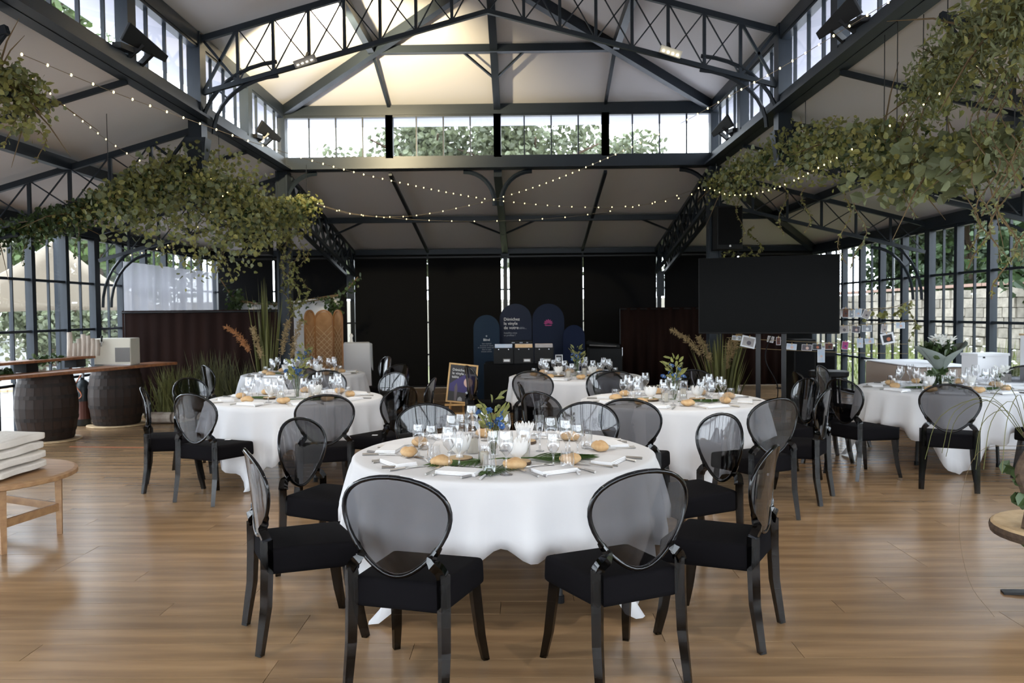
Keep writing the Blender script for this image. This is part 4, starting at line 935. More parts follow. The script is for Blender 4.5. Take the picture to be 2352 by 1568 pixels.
# ------------------------------------------------------------------ hung equipment
for s_, x, lab in ((-1, -3.95, 'black box speaker hung on the left rear column'), (1, 3.06, 'black box speaker hung on the right rear column')):
    t = thing('speaker', lab, 'speaker', (x, YC-.29, 2.48))
    bevel(MB().box((0, 0, .32), (.38, .30, .64)).build('cabinet', 'black_plastic', t), .012); bevel(MB().box((0, -.155, .34), (.34, .012, .54)).build('grille', 'black_cloth', t), .004)
    MB().lathe([(.016, 0), (.016, .006)], 10, (0, 0, 0)).build('badge', 'chrome', t).matrix_local = Matrix.Translation((0, -.160, .05)) @ Matrix.Rotation(PI/2, 4, 'X')
    MB().bar((0, .15, .45), ((CL if s_ < 0 else CR)-x, .20, .45), .05, .12).build('wall_bracket', 'black_metal', t)
for x, y, sg, lab in ((CL, 7.6, 1, 'black infrared heater on the left lantern beam, near one'), (CL, 11.3, 1, 'black infrared heater on the left lantern beam, far one'), (CR, 7.2, -1, 'black infrared heater on the right lantern beam, near one'), (CR, 11.3, -1, 'black infrared heater on the right lantern beam, far one')):
    t = thing('infrared_heater', lab, 'heater', (x, y, ZS1+.02), 0, 'infrared heaters on the lantern beams')
    a = V((sg*.12, -.30, .16)); b = V((sg*.22, .32, .10))
    bevel(MB().bar(a, b, .18, .03, (sg*.9, -.25, -.5), .07, .012).build('panel', 'black_plastic', t), .008); MB().bar((sg*.02, -.1, -.02), (sg*.16, -.05, .12), .04, .05).build('arm', 'black_metal', t)
    MB().bar((sg*.02, .15, -.02), (sg*.17, .12, .10), .04, .05).build('arm', 'black_metal', t); MB().bar((sg*.07, -.36, .02), (sg*.07, -.12, .05), .08, .05).build('control_box', 'black_plastic', t)
def downlight(p, tgt, e=150):
    d = bpy.data.lights.new('spot_beam', 'SPOT'); d.energy = e; d.color = (1, .94, .84); d.spot_size = 1.75; d.spot_blend = .7; d.shadow_soft_size = .05
    o = bpy.data.objects.new('spot_beam', d); COL.objects.link(o); o.location = p; o.rotation_euler = (V(tgt)-V(p)).to_track_quat('-Z', 'Y').to_euler()
def spot(px, py, lab, on, p=None):
    p = p or at(px, py, 9.05); t = thing('truss_spotlight', lab, 'lamp', p, 0)
    ang = -.33 if px < 1100 else .33
    o = MB().box((0, 0, 0), (.24, .12, .08)).build('housing', 'grey_plastic' if px < 1100 else 'cream_metal', t); o.rotation_euler = (.3, -ang*-1 if False else ang, 0); bevel(o, .006)
    for k in range(4):
        q = MB().lathe([(.012, -.004), (.012, .004)], 8, (-.08+.053*k, -.064, -.012)).build('led', 'led', o)
    MB().bar((0, .03, .03), (0, .13, .13), .03).build('clamp', 'black_metal', t)
    return p
p1 = spot(701, 141, 'grey four-lamp spotlight on the left half of the roof truss', True); p2 = spot(1540, 119, 'cream four-lamp spotlight on the right half of the roof truss', False)
for x, y, lab in ((-2.35, 5.85, 'added left four-lamp spotlight, out of view above the front table'), (1.7, 5.85, 'added right four-lamp spotlight, out of view above the front table'), (-2.35, 2.6, 'added left four-lamp spotlight, out of view overhead near the camera'), (1.7, 2.6, 'added right four-lamp spotlight, out of view overhead near the camera')):
    spot(701 if x < 0 else 1540, 0, lab, True, V((x, y, 4.42)))
    downlight((x, y-.12, 4.30), (x*.35, y+1.6, .7))  # added lamps out of view, put in to brighten the table tops
downlight(p2+V((0, -.15, -.10)), (.9, 8.2, .7)); downlight(p1+V((0, -.15, -.10)), (-1.6, 8.4, .7))
ld = bpy.data.lights.new('uplight', 'SPOT'); ld.energy = 1150; ld.color = (1, .84, .52); ld.spot_size = 2.1; ld.spot_blend = .6; ld.shadow_soft_size = .06
lo_ = bpy.data.objects.new('uplight', ld); COL.objects.link(lo_); lo_.location = p1+V((.04, .22, .16)); lo_.rotation_euler = (at(760, 110, 10.7)-lo_.location).to_track_quat('-Z', 'Y').to_euler()
# ------------------------------------------------------------------ television on its stand
t = thing('television', 'large black flat television on a pole stand before the right rear column', 'television', (2.98, 9.95, 0), -.36)
W_, H_ = 1.64, .94; zc = 1.765
bevel(MB().box((0, 0, zc), (W_, .05, H_)).build('casing', 'black_plastic', t), .008); MB().box((0, -.0262, zc+.004), (W_-.02, .004, H_-.024)).build('screen', 'black_gloss', t)
for x in (-.11, .19): MB().box((x, .08, .95), (.055, .055, 1.9)).build('pole', 'black_metal', t)
MB().box((.04, .08, 1.7), (.5, .05, .4)).build('mount', 'black_metal', t); MB().box((.04, .08, .03), (.9, .07, .06)).build('foot', 'black_metal', t)
for x in (-.36, .44): MB().box((x, .05, .03), (.07, .62, .06)).build('foot', 'black_metal', t)
MB().tube(spline([(.1, .1, 1.4), (-.03, .12, 1.0), (.12, .14, .6), (0, .12, .1)]), .007, 5).build('cable', 'black_plastic', t)
# ------------------------------------------------------------------ back of the hall: blue arches, crates, easel
def arch_outline(w, h, n=14): return [(-w/2, 0), (w/2, 0)]+[(w/2*math.cos(PI*i/n), h-w/2+w/2*math.sin(PI*i/n)) for i in range(n+1)]
def arch(px, top, wpx, y, m, lab, rz=0):
    p = at(px, top, y); w = wpx*y/F_PX; t = thing('arched_panel', lab, 'panel', (p.x, y, 0), rz)
    bevel(MB().prism(arch_outline(w, p.z), (0, 0, 0), (1, 0, 0), (0, 0, 1), .02).build('board', m, t), .003); MB().box((0, .16, .01), (w*.7, .34, .02)).build('foot', 'black_metal', t); MB().bar((0, .02, p.z*.55), (0, .32, .02), .03).build('strut', 'black_metal', t)
    return t, p.z, w
UP = (PI/2, 0, 0)
t, z, w = arch(1117, 723, 60, 14.75, 'navy_teal', 'leftmost teal-blue arched panel with small white print')
text('lettering', '✦', .05, (0, -.012, z-.40), UP, 'print_grey', t, 'CENTER'); text('lettering', 'Blind', .060, (0, -.012, z-.47), UP, 'print_white', t, 'CENTER')
text('lettering', 'test musical\nécoutez le vinyle\net trouvez votre table\ndans la salle\nbonne soirée', .036, (0, -.012, z-.53), UP, 'print_grey', t, 'CENTER')
t, z, w = arch(1184, 697, 74, 14.95, 'navy_pale', 'tall grey-blue arched panel with white lettering')
text('lettering', 'Dénichez\nle vinyle\nde votre', .078, (-w*.37, -.012, z-.31), UP, 'print_white', t); text('lettering', 'table...', .06, (w*.08, -.012, z-.465), UP, 'print_grey', t)
text('lettering', 'Installez-vous\net profitez !', .045, (-w*.37, -.012, z-.55), UP, 'print_grey', t)
t, z, w = arch(1259, 697, 73, 14.90, 'navy', 'tall dark navy arched panel with a pink emblem')
def emb(): 
    mb = MB()
    for k in range(7):
        a = PI*(k/6); c, s = math.cos(a), math.sin(a); mb.prism([(0, 0), (.055*c-.018*s, .045*s+.018*c), (.085*c, .075*s+.005), (.055*c+.018*s, .045*s-.018*c+.004)], (0, -.0125, z-.36), (1, 0, 0), (0, 0, 1), .002)
    mb.prism([(-.07, -.03), (.07, -.03), (.05, -.045), (-.05, -.045)], (0, -.0125, z-.36), (1, 0, 0), (0, 0, 1), .002); return mb
emb().build('emblem', 'print_pink', t)
arch(1318, 746, 50, 14.7, 'navy_deep', 'short deep blue arched panel at the right end')
# the dark cloth table with record crates
t = thing('display_table', 'black-draped table carrying the record crates before the blue arches', 'table', (-.12, 13.2, 0))
p = at(1185, 832, 13.0); tz = p.z-.01
bevel(MB().box((0, 0, tz/2), (1.36, .66, tz)).build('cloth', 'black_cloth', t), .015); t.location = (p.x+.17, 13.2, 0)
def crate(px, y, z, m, lab, w=.30):
    q = at(px, 800, y); t = thing('record_crate', lab, 'crate', (q.x, y, z), 0, 'black crates of records')
    for dx in (-w/2, w/2): MB().box((dx, 0, .13), (.012, .30, .26)).build('side', 'black_plastic', t)
    MB().box((0, -.15, .125), (w, .012, .25)).build('front', 'black_plastic', t); MB().box((0, .15, .13), (w, .012, .26)).build('back', 'black_plastic', t); MB().box((0, 0, .006), (w, .30, .012)).build('bottom', 'black_plastic', t)
    for dx in (-w*.26, w*.26): MB().lathe([(.007, -.005), (.007, .005)], 8, (0, 0, 0)).build('rivet', 'chrome', t).matrix_local = Matrix.Translation((dx, -.158, .225)) @ Matrix.Rotation(PI/2, 4, 'X')
    h = MB().box((.05, -.158, .05), (.115, .006, .055)).build('label_holder', 'grey_plastic', t); bevel(h, .004); MB().box((.05, -.162, .05), (.09, .003, .03)).build('label_card', 'print_white', h)
    for k in range(7): 
        tag(link('record_sleeve', SLV[m if k == 0 else random.choice(list(SLV))], None, (q.x, y-.12+k*.035, z+.157+random.uniform(-.004, .004)+(.0 if k else .004))), 'square record sleeve, %s in the %s' % (['front one', 'second', 'third', 'fourth', 'fifth', 'sixth', 'last one'][k], lab.split(' with')[0]), 'record', 'records standing in the crates')
SLV = {k: MB().box((0, 0, 0), (.275, .006, .285)).mesh('record_sleeve', k) for k in ('sleeve_blue', 'sleeve_orange', 'sleeve_grey')}
crate(1157, 13.0, tz+.001, 'sleeve_blue', 'black record crate left on the draped table with blue sleeves'); crate(1203, 13.0, tz+.001, 'sleeve_orange', 'black record crate middle on the draped table with orange sleeves'); crate(1249, 13.0, tz+.001, 'sleeve_grey', 'black record crate right on the draped table with grey sleeves', .29)
q = at(1197, 782, 13.42); t = thing('record_box', 'long black box with small white marks behind the record crates', 'box', (q.x, 13.42, tz+.001))
bevel(MB().box((0, 0, (q.z-tz)/2), (.36, .2, q.z-tz)).build('body', 'black_plastic', t), .006)
for dx, w in ((-.13, .05), (.0, .05), (.10, .03)): MB().box((dx, -.102, q.z-tz-.03), (w, .004, .016)).build('mark', 'print_grey', t)
q = at(1281, 832, 12.95); t = thing('mini_sign', 'tiny white frame sign right of the record crates', 'frame', (q.x+.02, 12.95, tz))
mb = MB()
for c, d in (((-.052, 0, .065), (.012, .012, .13)), ((.052, 0, .065), (.012, .012, .13)), ((0, 0, .006), (.10, .03, .012)), ((0, 0, .124), (.10, .012, .012))): mb.box(c, d)
mb.build('frame', 'white_paint', t); MB().box((0, .002, .065), (.10, .003, .12)).build('card', 'print_dark', t)
t = thing('flight_case', 'black flight case with lid raised, right of the blue arches', 'case', (at(1388, 800, 15.4).x, 15.4, 0))
q = at(1388, 792, 15.4)
bevel(MB().box((0, 0, (q.z-.05)/2), (.62, .5, q.z-.05)).build('body', 'black_plastic', t), .01); MB().bar((-.31, .1, q.z+.05), (.30, .0, q.z-.02), .5, .05).build('lid', 'black_plastic', t); MB().box((.312, -.2, q.z-.12), (.008, .05, .16)).build('latch', 'chrome', t)
MB().bar((-.3, -.26, q.z+.01), (.2, -.26, q.z-.015), .012, .02).build('edge_trim', 'grey_plastic', t)
# easel and its poster
t = thing('sign_easel', 'small wooden easel standing before the black blinds', 'easel', (at(1058, 880, 11.35).x, 11.35, 0)); ex = t.location.x
tp = at(1085, 834, 11.45); bt = at(1045, 926, 11.2)
for dx in (-.16, .16): MB().bar((dx*1.15, -.16, 0), (dx*.4, .12, tp.z-.05), .025, .03).build('leg', 'gold_wood', t)
MB().bar((0, .55, 0), (0, .12, tp.z-.06), .025, .03).build('leg', 'gold_wood', t); MB().box((0, -.13, bt.z-.02), (.42, .07, .025)).build('ledge', 'gold_wood', t); MB().box((0, -.05, .18), (.34, .02, .03)).build('crossbar', 'gold_wood', t)
t = thing('poster_sign', 'gold-framed violet poster with pale moon and white lettering on the easel', 'sign', (ex, 11.35-.13, bt.z))
t.rotation_euler = (-.22, .12, .12); PH, PW = (tp.z-bt.z)/math.cos(.22), .385
MB().box((0, .012, PH/2), (PW, .012, PH)).build('back_board', 'print_dark', t)
for c, d in (((-PW/2, 0, PH/2), (.022, .022, PH)), ((PW/2, 0, PH/2), (.022, .022, PH)), ((0, 0, .011), (PW, .022, .022)), ((0, 0, PH-.011), (PW, .022, .022))): MB().box(c, d).build('frame_rail', 'gold_wood', t)
MB().prism([(-.17, .16), (.17, .14), (.17, .40), (.06, .42), (-.08, .33), (-.17, .26)], (0, .003, 0), (1, 0, 0), (0, 0, 1), .003).build('violet_print', 'print_violet', t)
MB().prism([(.085+.062*math.cos(k*.2618), .295+.068*math.sin(k*.2618)) for k in range(24)], (0, 0, 0), (1, 0, 0), (0, 0, 1), .003).build('moon_print', 'print_rose', t)
MB().prism([(-.09, .03), (-.06, .03), (-.055, .2), (-.075, .28), (-.10, .22)], (0, .001, 0), (1, 0, 0), (0, 0, 1), .003).build('shadow_print', 'print_smoke', t)
MB().prism([(-.045, .03), (.02, .03), (.015, .07), (-.012, .09), (-.04, .07)], (0, .001, 0), (1, 0, 0), (0, 0, 1), .003).build('stone_print', 'print_grey', t)
text('lettering', 'Dénichez\nle vinyle de votre\ntable', .050, (-.15, .002, PH-.105), UP, 'print_white', t)
# arched wooden screen
t = thing('folding_screen', 'arched wooden lattice screen of three leaves before the white backdrop', 'screen', (at(745, 800, 13.7).x, 13.7, 0))
sc_z = at(745, 711, 13.7).z
for px_, w, rz, dx, dy in ((0, .315, 0, 0, 0), (1, .30, -.85, .26, -.10), (2, .30, 1.25, -.205, -.14)):
    l_ = MB().prism([], (0, 0, 0), (1, 0, 0), (0, 0, 1), .02) if False else None
    o_ = arch_outline(w, sc_z); i_ = [(x*.86, .06 if z < .01 else (z-(.03 if z > .2 else 0))) for x, z in o_]; k = len(o_); mb = MB()
    vs = [V((x, y, z)) for y in (-.014, .014) for x, z in o_]+[V((x, y, z)) for y in (-.014, .014) for x, z in i_]
    fs = []
    for i in range(k):
        j = (i+1) % k; fs += [(i, j, 2*k+j, 2*k+i), (k+j, k+i, 3*k+i, 3*k+j), (j, i, k+i, k+j), (2*k+i, 2*k+j, 3*k+j, 3*k+i)]
    fr = mb.add(vs, fs).build('screen_frame', 'screen_wood', t); fr.location = (dx, dy, 0); fr.rotation_euler = (0, 0, rz)
    solid = px_ != 0
    MB().prism([(-w*.44, .06), (w*.44, .06)]+[(w*.44*math.cos(PI*i/12), sc_z-.035-w*.44+w*.44*math.sin(PI*i/12)) for i in range(13)], (0, .004, 0), (1, 0, 0), (0, 0, 1), .008).build('panel_board', 'screen_back', fr)
    z0 = .08
    while z0 < sc_z-.28:
        for sg in (-1, 1):
            za = z0 if sg > 0 else z0
            a = V((-sg*w*.43, -.006-.002*sg, za)); b = V((sg*w*.43, -.006-.002*sg, za+w*.86))
            if b.z < sc_z-.22: MB().bar(a, b, .004, .008).build('lattice_slat', 'pale_wood', fr)
        z0 += .095
# high table under a pale cloth
q = at(822, 786, 14.5); t = thing('draped_table', 'high table under a pale cloth right of the wooden screen', 'table', (q.x-.02, 14.5, 0), .2)
o = MB().box((0, 0, q.z/2), (.46, .46, q.z), 0, 1.12).build('cloth', 'linen', t); bevel(o, .02); MB().prism([(0, 0), (.10, -.02), (.13, -.5), (.02, -.42)], (.24, -.1, q.z-.01), (.3, 1, 0), (0, 0, 1), .008).build('cloth_corner', 'linen', t)
t = thing('figurine', 'small pale figurine on the high draped table', 'figurine', (q.x-.10, 14.42, q.z+.001)); MB().lathe([(.04, 0), (.03, .02), (.02, .08), (.035, .12), (.015, .16)], 10).build('body', 'porcelain', t, True)
# ------------------------------------------------------------------ left bar of barrels
def barrel(x, y, r, h, lab, m='barrel'):
    d = tag(MB().lathe([(r*1.05, 0), (r*1.08, .004), (r*1.08, .016), (r*1.05, .02)], 28, (x, y, .001)).build('base_disc', 'log_end'), 'round pale wood disc under the '+lab.split(',')[0], 'disc')
    t = thing('barrel', lab, 'barrel', (x, y, .022)); n = 22; cache = None
    def R(z): return r*(.82+.18*math.sin(PI*min(1, max(0, z/h))))
    for k in range(n):
        a0, a1 = 2*PI*(k+.01)/n, 2*PI*(k+.99)/n; vs = []
        if cache is None:
            for i in range(7):
                z = h*i/6
                for rr in (R(z), R(z)-.022):
                    for a in (a0, a1): vs.append((rr*math.cos(a), rr*math.sin(a), z))
            fs = []
            for i in range(6):
                b = i*4; fs += [(b, b+1, b+5, b+4), (b+3, b+2, b+6, b+7), (b+2, b, b+4, b+6), (b+1, b+3, b+7, b+5)]
            fs += [(0, 2, 3, 1), (24, 25, 27, 26)]; cache = MB().add(vs, fs).mesh('stave', m)
        link('stave', cache, t, None, 2*PI*k/n)
    for z in (.02, .12, .30, .64, .82, .93):
        z0, z1 = z*h-.0, z*h+.045; MB().lathe([(R(z0)+.001, z0), (R(z0)+.004, z0), (R(z1)+.004, min(h, z1)), (R(z1)+.001, min(h, z1))], 28, cap=False).build('hoop', 'hoop', t)
    MB().lathe([(R(h)-.02, h-.05), (R(h)-.02, h-.03)], 24).build('head', 'barrel', t); return t
barrel(-5.92, 11.75, .375, .83, 'dark oak wine barrel on the right, before the brown curtain'); barrel(-6.12, 10.35, .37, .83, 'dark oak wine barrel on the left, nearest the glass wall')
bz = .022+.83
t = thing('bar_counter', 'long red-brown plank counter lying across the two barrels', 'counter')
a, b = V((-6.36, 8.9, bz+.022)), V((-5.36, 12.15, bz+.022)); bevel(MB().bar(a, b, .42, .04).build('plank', 'wood_red', t), .008)
t = thing('bar_shelf', 'raised red-brown plank shelf over the bar counter', 'shelf'); a2, b2 = V((-6.42, 9.0, bz+.17)), V((-6.04, 11.55, bz+.17)); bevel(MB().bar(a2, b2, .26, .035).build('plank', 'wood_red', t), .008)
for u in (.12, .45, .80):
    p = a2.lerp(b2, u); MB().box((p.x, p.y, bz+.096), (.16, .24, .108)).build('support_block', 'black_plastic', t)
for k, u in enumerate((.30, .55, .66)):
    p = a2.lerp(b2, u); o = leaf_mesh(cloud([p+V((-.02, -.1, .03 if k else -.10)), p+V((.02, .1, .03 if k else -.10))], .07, 70, .07)); stuff(tag(o.build('moss', 'leaf_dark'), 'dark green sprigs lying on the bar shelf, %s' % ['under its near end', 'in its middle', 'beside the driftwood'][k], 'greenery'))
t = thing('beer_cooler', 'cream box-shaped drink cooler with grey vent on the bar counter', 'cooler', (-5.74, 11.45, bz+.043), .08)
bevel(MB().box((0, 0, .19), (.50, .34, .38)).build('case', 'cream_metal', t), .012); v_ = MB().box((.14, -.172, .15), (.20, .008, .20)).build('vent', 'grey_plastic', t)
for k in range(9): MB().box((.14, -.178, .065+.02*k), (.19, .006, .008)).build('vent_slat', 'grey_plastic', v_)
MB().box((0, -.172, .012), (.48, .006, .016)).build('trim', 'chrome', t); MB().tube([(-.12, -.17, .33), (-.12, -.23, .33), (-.12, -.24, .27)], .014, 8).build('tap', 'chrome', t); MB().tube([(-.12, -.22, .34), (-.11, -.23, .42)], .012, 8).build('tap_handle', 'black_plastic', t)
DW = [(-.40, .33), (-.31, .18), (-.24, .24), (-.17, .30), (-.10, .28), (.02, .24), (.08, .22)]
for k, (u, h) in enumerate(DW):
    y = 10.62+u*1.4+.4; p = at(160+k*10.5, 818, 11.05+k*.02)
    tag(MB().tube([(p.x-.0, p.y, bz+.19), (p.x+.01, p.y, bz+.19+h*.6), (p.x+.005, p.y, bz+.19+h)], [.034, .036, .030], 8).build('driftwood', 'driftwood'), 'upright pale driftwood piece on the bar shelf, %s from the left' % ['first', 'second', 'third', 'fourth', 'fifth', 'sixth', 'seventh'][k], 'driftwood', 'driftwood pieces on the bar shelf')
q = fl(191, 979); t = thing('gas_cylinder', 'dark steel gas cylinder standing between the two barrels', 'cylinder', (q.x-.05, q.y+.1, .001))
MB().lathe([(.095, 0), (.11, .02), (.11, .56), (.09, .62), (.05, .66), (.03, .67), (.03, .70)], 18).build('body', 'steel_bottle', t, True); MB().lathe([(.1105, .10), (.1105, .36)], 18, cap=False).build('red_band', 'rust', t); MB().lathe([(.03, .70), (.03, .76)], 10).build('valve', 'chrome', t)
MB().tube(spline([(0, -.03, .74), (-.09, -.13, .5), (-.02, -.16, .40), (.06, -.14, .46), (-.10, -.08, .66), (-.14, -.02, .9)]), .008, 6).build('hose', 'copper', t)
# low round table with a folded cushion on the left
t = thing('low_table', 'low round wooden table at the left edge carrying the folded cushion', 'table', (-3.86, 5.68, 0))
bevel(MB().lathe([(.60, .438), (.625, .444), (.625, .474), (.60, .48)], 44).build('top', 'wood', t), .004)
for a in (-.72, .35, 1.9, 3.4, 4.6): MB().box((.50*math.cos(a), .50*math.sin(a), .22), (.045, .045, .44), a, .75).build('leg', 'wood', t)
for a, b in ((-.72, .35), (.35, 1.9), (1.9, 3.4), (3.4, 4.6), (4.6, 5.56)): MB().bar((.50*math.cos(a), .50*math.sin(a), .20), (.50*math.cos(b), .50*math.sin(b), .20), .022, .055).build('stretcher', 'wood', t)
t = thing('folded_cushion', 'thick cream quilted cushion folded in layers on the low round table', 'cushion', (-3.88, 5.6, .481))
for k in range(4):
    bm = bmesh.new(); bmesh.ops.create_cube(bm, size=1); bmesh.ops.scale(bm, vec=(.92-.02*k, .62, .082), verts=bm.verts); bmesh.ops.translate(bm, vec=(-.05+.012*(k % 2), 0, (.041+.066*k)), verts=bm.verts)
    bmesh.ops.subdivide_edges(bm, edges=bm.edges[:], cuts=5, use_grid_fill=True)
    for v in bm.verts:
        ex_ = (v.co.x+.05)/.46; ey_ = v.co.y/.31; zz = (v.co.z-.041-.066*k)/.044; rnd = max(abs(ex_), abs(ey_))
        v.co.z = (.041+.066*k)+zz*.044*(1-.42*(max(0, rnd-.72)/.28)**2)+.010*math.sin(v.co.x*16+k*2)*math.cos(v.co.y*13+k)*(1 if zz > 0 else .3)+(.0 if k else max(0, .0)); v.co.z = max(0, v.co.z); v.co.x += .012*math.sin(v.co.y*14+k)
    me = bpy.data.meshes.new('layer'); bm.to_mesh(me); bm.free(); me.materials.append(MATS['cream_cloth']); me.polygons.foreach_set('use_smooth', [True]*len(me.polygons)); o = link('layer', me, t); m2 = o.modifiers.new('sub', 'SUBSURF'); m2.levels = m2.render_levels = 1
tag(MB().bar(at(140, 1025, 9.1)*V((1, 1, 0)) if False else (fl(160, 1026).x, fl(160, 1026).y, .004), (fl(330, 1028).x, fl(330, 1028).y, .004), .02, .004).build('floor_strip', 'copper'), 'thin reddish strip lying on the floor left of the left table', 'strip')
# ------------------------------------------------------------------ right edge: log stand with ivy
t = thing('log_stand', 'low side table of a round log slice on black feet, right edge', 'table', (2.98, 4.42, 0))
MB().lathe([(.36, .33), (.385, .335), (.39, .385), (.375, .395)], 32).build('log_slice', 'log_end', t); MB().lathe([(.391, .336), (.398, .36), (.392, .384)], 32, cap=False).build('bark_edge', 'bark', t)
MB().box((0, 0, .17), (.06, .06, .33)).build('stem', 'black_metal', t)
for a in (2.9, .8, 5.0): MB().bar((0, 0, .03), (.34*math.cos(a), .34*math.sin(a), .006), .06, .012).build('foot', 'black_metal', t)
t = thing('ivy_trunk', 'driftwood trunk twined with ivy standing on the log stand', 'plant', (2.70, 4.36, .396)); P = spline([(0, 0, 0), (.03, .02, .14), (-.03, .02, .30), (.02, 0, .44), (-.02, 0, .52)], 5)
MB().tube(P, [.036]*8+[.032]*8+[.02]*5, 7).build('trunk', 'bark', t)
for p, d, nn, l_, w in cloud([V(p) for p in P[:14]], .10, 34, .085, .9, 1.2):
    o = link('leaf', LEAFD, t); o.matrix_local = Matrix.Translation(p) @ d.to_track_quat('Y', 'Z').to_matrix().to_4x4() @ Matrix.Rotation(random.random()*6, 4, 'Y') @ Matrix.Scale(l_, 4)
mb = MB()
for k in range(7):
    a = PI+random.uniform(-1.0, 1.0); r = random.uniform(.25, .62); h = random.uniform(.15, .35); b = V((0, 0, .46)); mb.tube(spline([b, b+V((math.cos(a)*r*.4, math.sin(a)*r*.3, h)), b+V((math.cos(a)*r*.85, math.sin(a)*r*.6, h*.6)), b+V((math.cos(a)*r, math.sin(a)*r*.7, -.1))], 4), .0018, 4)
mb.build('grass_blades', 'reed', t)
MB().tube(spline([(-.02, 0, .45), (-.30, -.05, .42), (-.42, -.10, .10), (-.40, -.16, -.22), (-.30, -.22, -.392)], 5), .0012, 4).build('tendril', 'twig', t)
# ------------------------------------------------------------------ photo prints on twine
def twine(lab, a, b, sag=.05):
    pts = [a.lerp(b, i/8)-V((0, 0, sag*4*(i/8)*(1-i/8))) for i in range(9)]; tag(MB().tube(pts, .003, 4).build('twine', 'straw'), lab, 'string', 'twine lines of photo prints'); return pts
PC = [('print_smoke', 'print_rose'), ('print_dark', 'copper'), ('sleeve_blue', 'print_rose'), ('print_grey', 'print_white'), ('print_pink', 'print_violet'), ('sleeve_grey', 'print_smoke'), ('rust', 'print_dark')]
def photo(px, py, y, wpx, hpx, tilt, c, lab, border=.012):
    p = at(px, py, y); w, h = wpx*y/F_PX, hpx*y/F_PX; t = thing('photo_print', lab, 'photo', p, 0, 'photo prints hanging on twine'); t.rotation_euler = (0, tilt, -.25)
    MB().box((0, 0, 0), (w, .002, h)).build('paper', 'paper_white', t); MB().box((0, -.0015, 0), (w-border*2, .0014, h-border*2)).build('image', PC[c][0], t)
    MB().lathe([(w*.16, -.0006), (w*.16, .0006)], 10).build('figure', PC[c][1], t).matrix_local = Matrix.Translation((w*.05, -.003, -h*.08)) @ Matrix.Rotation(PI/2, 4, 'X'); MB().box((0, -.004, h/2), (.008, .012, .03)).build('peg', 'gold_wood', t)
y0 = 10.9
for i, (a, b) in enumerate([((1880, 712), (2102, 700)), ((1880, 748), (2100, 735)), ((1670, 775), (2085, 790)), ((1660, 795), (2085, 812))]):
    twine('thin twine line strung beside the television, %s from the top' % ['first', 'second', 'third', 'fourth'][i], at(*a, y0), at(*b, 12.1), .02)
for i, (px, py, w, h, tl, c) in enumerate([(1908, 716, 17, 14, .1, 1), (1926, 718, 14, 18, -.1, 5), (1942, 718, 14, 22, .05, 6), (1956, 720, 11, 18, 0, 3), (1971, 718, 15, 20, .1, 2), (1990, 722, 16, 20, .4, 5)]):
    photo(px, py, 11.3, w, h, tl, c, 'photo print on the top twine line, %s counted from the television' % ['first', 'second', 'third', 'fourth', 'fifth', 'sixth'][i], .006)
for i, (px, py, w, h, tl, c) in enumerate([(1908, 754, 17, 14, .1, 1), (1938, 756, 22, 17, -.1, 5), (1966, 756, 18, 16, .1, 0), (1991, 754, 21, 15, 0, 3), (2031, 755, 13, 20, .1, 5), (2068, 747, 19, 14, 0, 2)]):
    photo(px, py, 11.4, w, h, tl, c, 'photo print on the second twine line, %s counted from the television' % ['first', 'second', 'third', 'fourth', 'fifth', 'sixth'][i], .006)
photo(2039, 777, 11.3, 28, 25, -.22, 1, 'large white-bordered photo print with a dark picture, right of the television', .025)
photo(1719, 785, 10.9, 32, 26, .22, 5, 'large white-bordered photo print just below the left end of the television', .02)
for i, (px, py, w, h, tl, c) in enumerate([(1692, 776, 20, 10, .1, 3), (1770, 779, 14, 14, .2, 5), (1788, 783, 10, 18, 0, 6), (1818, 796, 22, 14, .1, 2), (1853, 798, 22, 14, .05, 0), (1877, 796, 20, 14, 0, 1), (1904, 795, 18, 15, 0, 6), (1941, 793, 14, 19, .1, 4), (1975, 787, 13, 22, 0, 2), (1997, 783, 20, 13, -.1, 2), (1886, 815, 16, 34, 0, 2)]):
    photo(px, py, 11.2, w, h, tl, c, 'photo print below the television, %s from the left on the low lines' % ['first', 'second', 'third', 'fourth', 'fifth', 'sixth', 'seventh', 'eighth', 'ninth', 'tenth', 'last'][i], .005)
t = thing('leaf_garland', 'sparse trailing ivy at the right end of the photo lines', 'garland'); vine(t, at(2095, 690, 12.0), .6, 'leaf', .07, 30); MB().tube([at(1990, 716, 11.6), at(2050, 706, 11.8), at(2095, 690, 12.0)], .004, 4).build('branch', 'twig', t)
stuff(leaf_mesh(cloud([at(2005, 722, 11.6), at(2060, 716, 11.8), at(2088, 700, 12)], .12, 30, .075)).build('leaves', 'leaf', t))
# ------------------------------------------------------------------ right rear corner
t = thing('bar_table', 'round black high table in front of the equipment by the right glass', 'table', (at(1903, 850, 11.0).x, 11.0, 0))
zt = at(1903, 851, 11.0).z; MB().lathe([(.24, zt-.08), (.26, zt-.06), (.26, zt-.01), (.24, zt)], 24).build('top', 'black_plastic', t)
for a in (.6, 2.2, 3.8, 5.4): MB().bar((.19*math.cos(a), .19*math.sin(a), 0), (.14*math.cos(a), .14*math.sin(a), zt-.06), .025).build('leg', 'black_metal', t)
for k, (px, w, h) in enumerate([(1838, .34, 1.12), (1886, .30, .98)]):
    q = at(px, 830, 12.9+.5*k); t = thing('equipment_cabinet', 'black equipment cabinet behind the television, %s one' % ('left' if k == 0 else 'right'), 'cabinet', (q.x, q.y, 0)); bevel(MB().box((0, 0, h/2), (w, .45, h)).build('case', 'black_plastic', t), .012); MB().box((0, -.228, h*.55), (w*.84, .01, h*.6)).build('grille', 'black_cloth', t); MB().box((0, -.228, h*.12), (w*.7, .01, h*.08)).build('handle', 'black_metal', t)
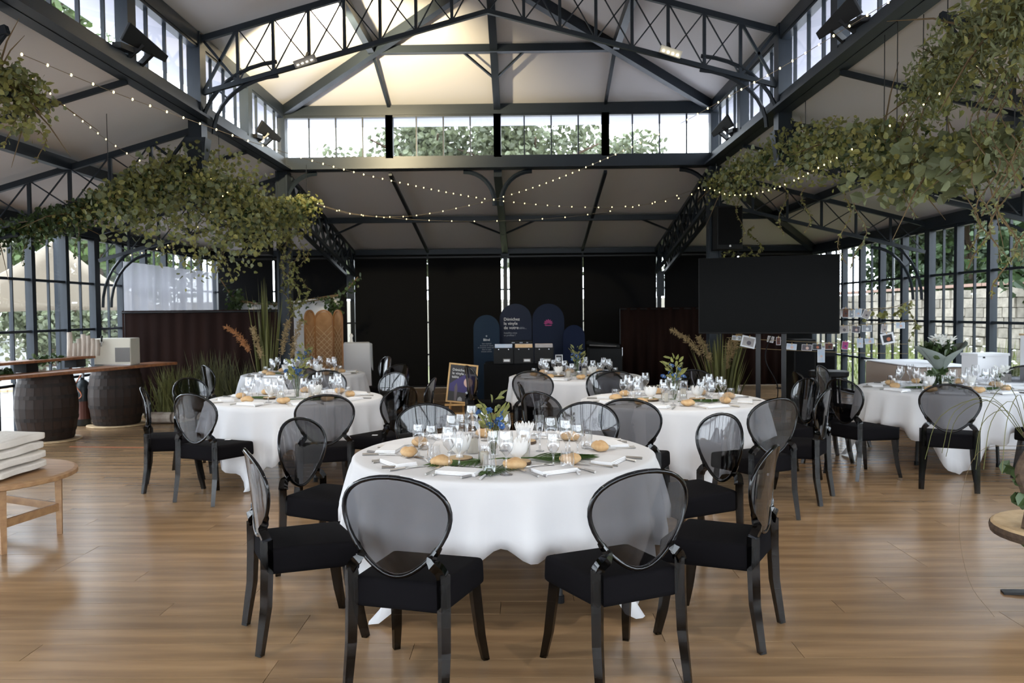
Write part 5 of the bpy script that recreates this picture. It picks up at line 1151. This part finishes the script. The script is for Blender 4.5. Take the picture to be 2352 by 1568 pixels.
t = thing('draped_buffet', 'long buffet table under beige cloth along the right glass wall', 'table', (5.28, 11.0, 0)); q = .86
bevel(MB().box((0, 0, q/2-.01), (.70, 1.5, q-.02)).build('skirt', 'beige_cloth', t), .01); bevel(MB().box((.02, 0, q-.006), (.76, 1.56, .012)).build('top_cloth', 'white_card', t), .004)
t = thing('draped_sideboard', 'white-draped table at the far right behind the last chair', 'table', (5.62, 9.55, 0)); bevel(MB().box((0, 0, .37), (.86, .9, .74)).build('skirt', 'linen', t), .012)
def item(name, lab, cat, px, py, y, parts):
    q = at(px, py, y); t = thing(name, lab, cat, (q.x, y, q.z))
    for n_, c, d, m in parts: bevel(MB().box(c, d).build(n_, m, t), .004)
    return t
zq = .74
t = thing('white_box', 'white cardboard card box on the white-draped table at the far right', 'box', (5.52, 9.78, zq+.002), .15)
for n_, c, d, m in [('body', (0, 0, .14), (.40, .28, .28), 'white_card'), ('lid', (0, 0, .29), (.42, .30, .03), 'white_card'), ('slot', (-.12, -.1402, .26), (.03, .003, .02), 'print_dark')]: bevel(MB().box(c, d).build(n_, m, t), .003)
t = thing('white_plinth', 'tall white wooden plinth box at the right picture edge', 'plinth', (5.90, 9.42, zq+.002), -.1); bevel(MB().box((0, 0, .26), (.24, .22, .52)).build('body', 'white_card', t), .004); MB().box((0, 0, .53), (.26, .24, .02)).build('top', 'log_end', t)
t = thing('brown_box', 'brown kraft box on a small white carton by the right glass', 'box', (5.46, 10.75, .866+.19)); bevel(MB().box((0, 0, .07), (.12, .1, .14)).build('body', 'log_end', t), .004); MB().box((0, 0, .004), (.14, .11, .008)).build('foil', 'print_dark', t)
t = thing('white_carton', 'small white carton under the brown kraft box', 'box', (5.46, 10.75, .866)); bevel(MB().box((0, 0, .094), (.17, .14, .188)).build('body', 'white_card', t), .004); MB().box((0, -.071, .12), (.13, .003, .08)).build('flap', 'white_card', t)
t = thing('succulent_pot', 'grey pot of white flowers and dark leaves on the white-draped table', 'pot', (5.42, 9.30, zq+.002)); bevel(MB().box((.04, 0, .045), (.13, .10, .09)).build('pot', 'grey_plastic', t), .006)
stuff(leaf_mesh([(V((random.gauss(0, .07)-.03, random.gauss(0, .04), random.uniform(.03, .10))), rdir(-.3), rdir(), .06, .03) for _ in range(60)]).build('leaves', 'leaf_dark', t)); stuff(leaf_mesh([(V((random.gauss(.03, .04), random.gauss(0, .03), random.uniform(.10, .16))), rdir(-.5), rdir(), .05, .02) for _ in range(50)]).build('petals', 'white_petal', t))
# orange wooden ladder leaning outside against the wall
t = thing('wooden_ladder', 'orange wooden ladder leaning by the stone wall at the far right', 'ladder', (9.2, 14.9, .40))
for dx in (-.2, .2): MB().bar((0, dx, 0), (.75, dx, 1.35), .05, .07).build('rail', 'gold_wood', t)
for k in range(5): MB().bar((.12+.14*k, -.2, .22+.25*k), (.12+.14*k, .2, .22+.25*k), .03).build('rung', 'gold_wood', t)
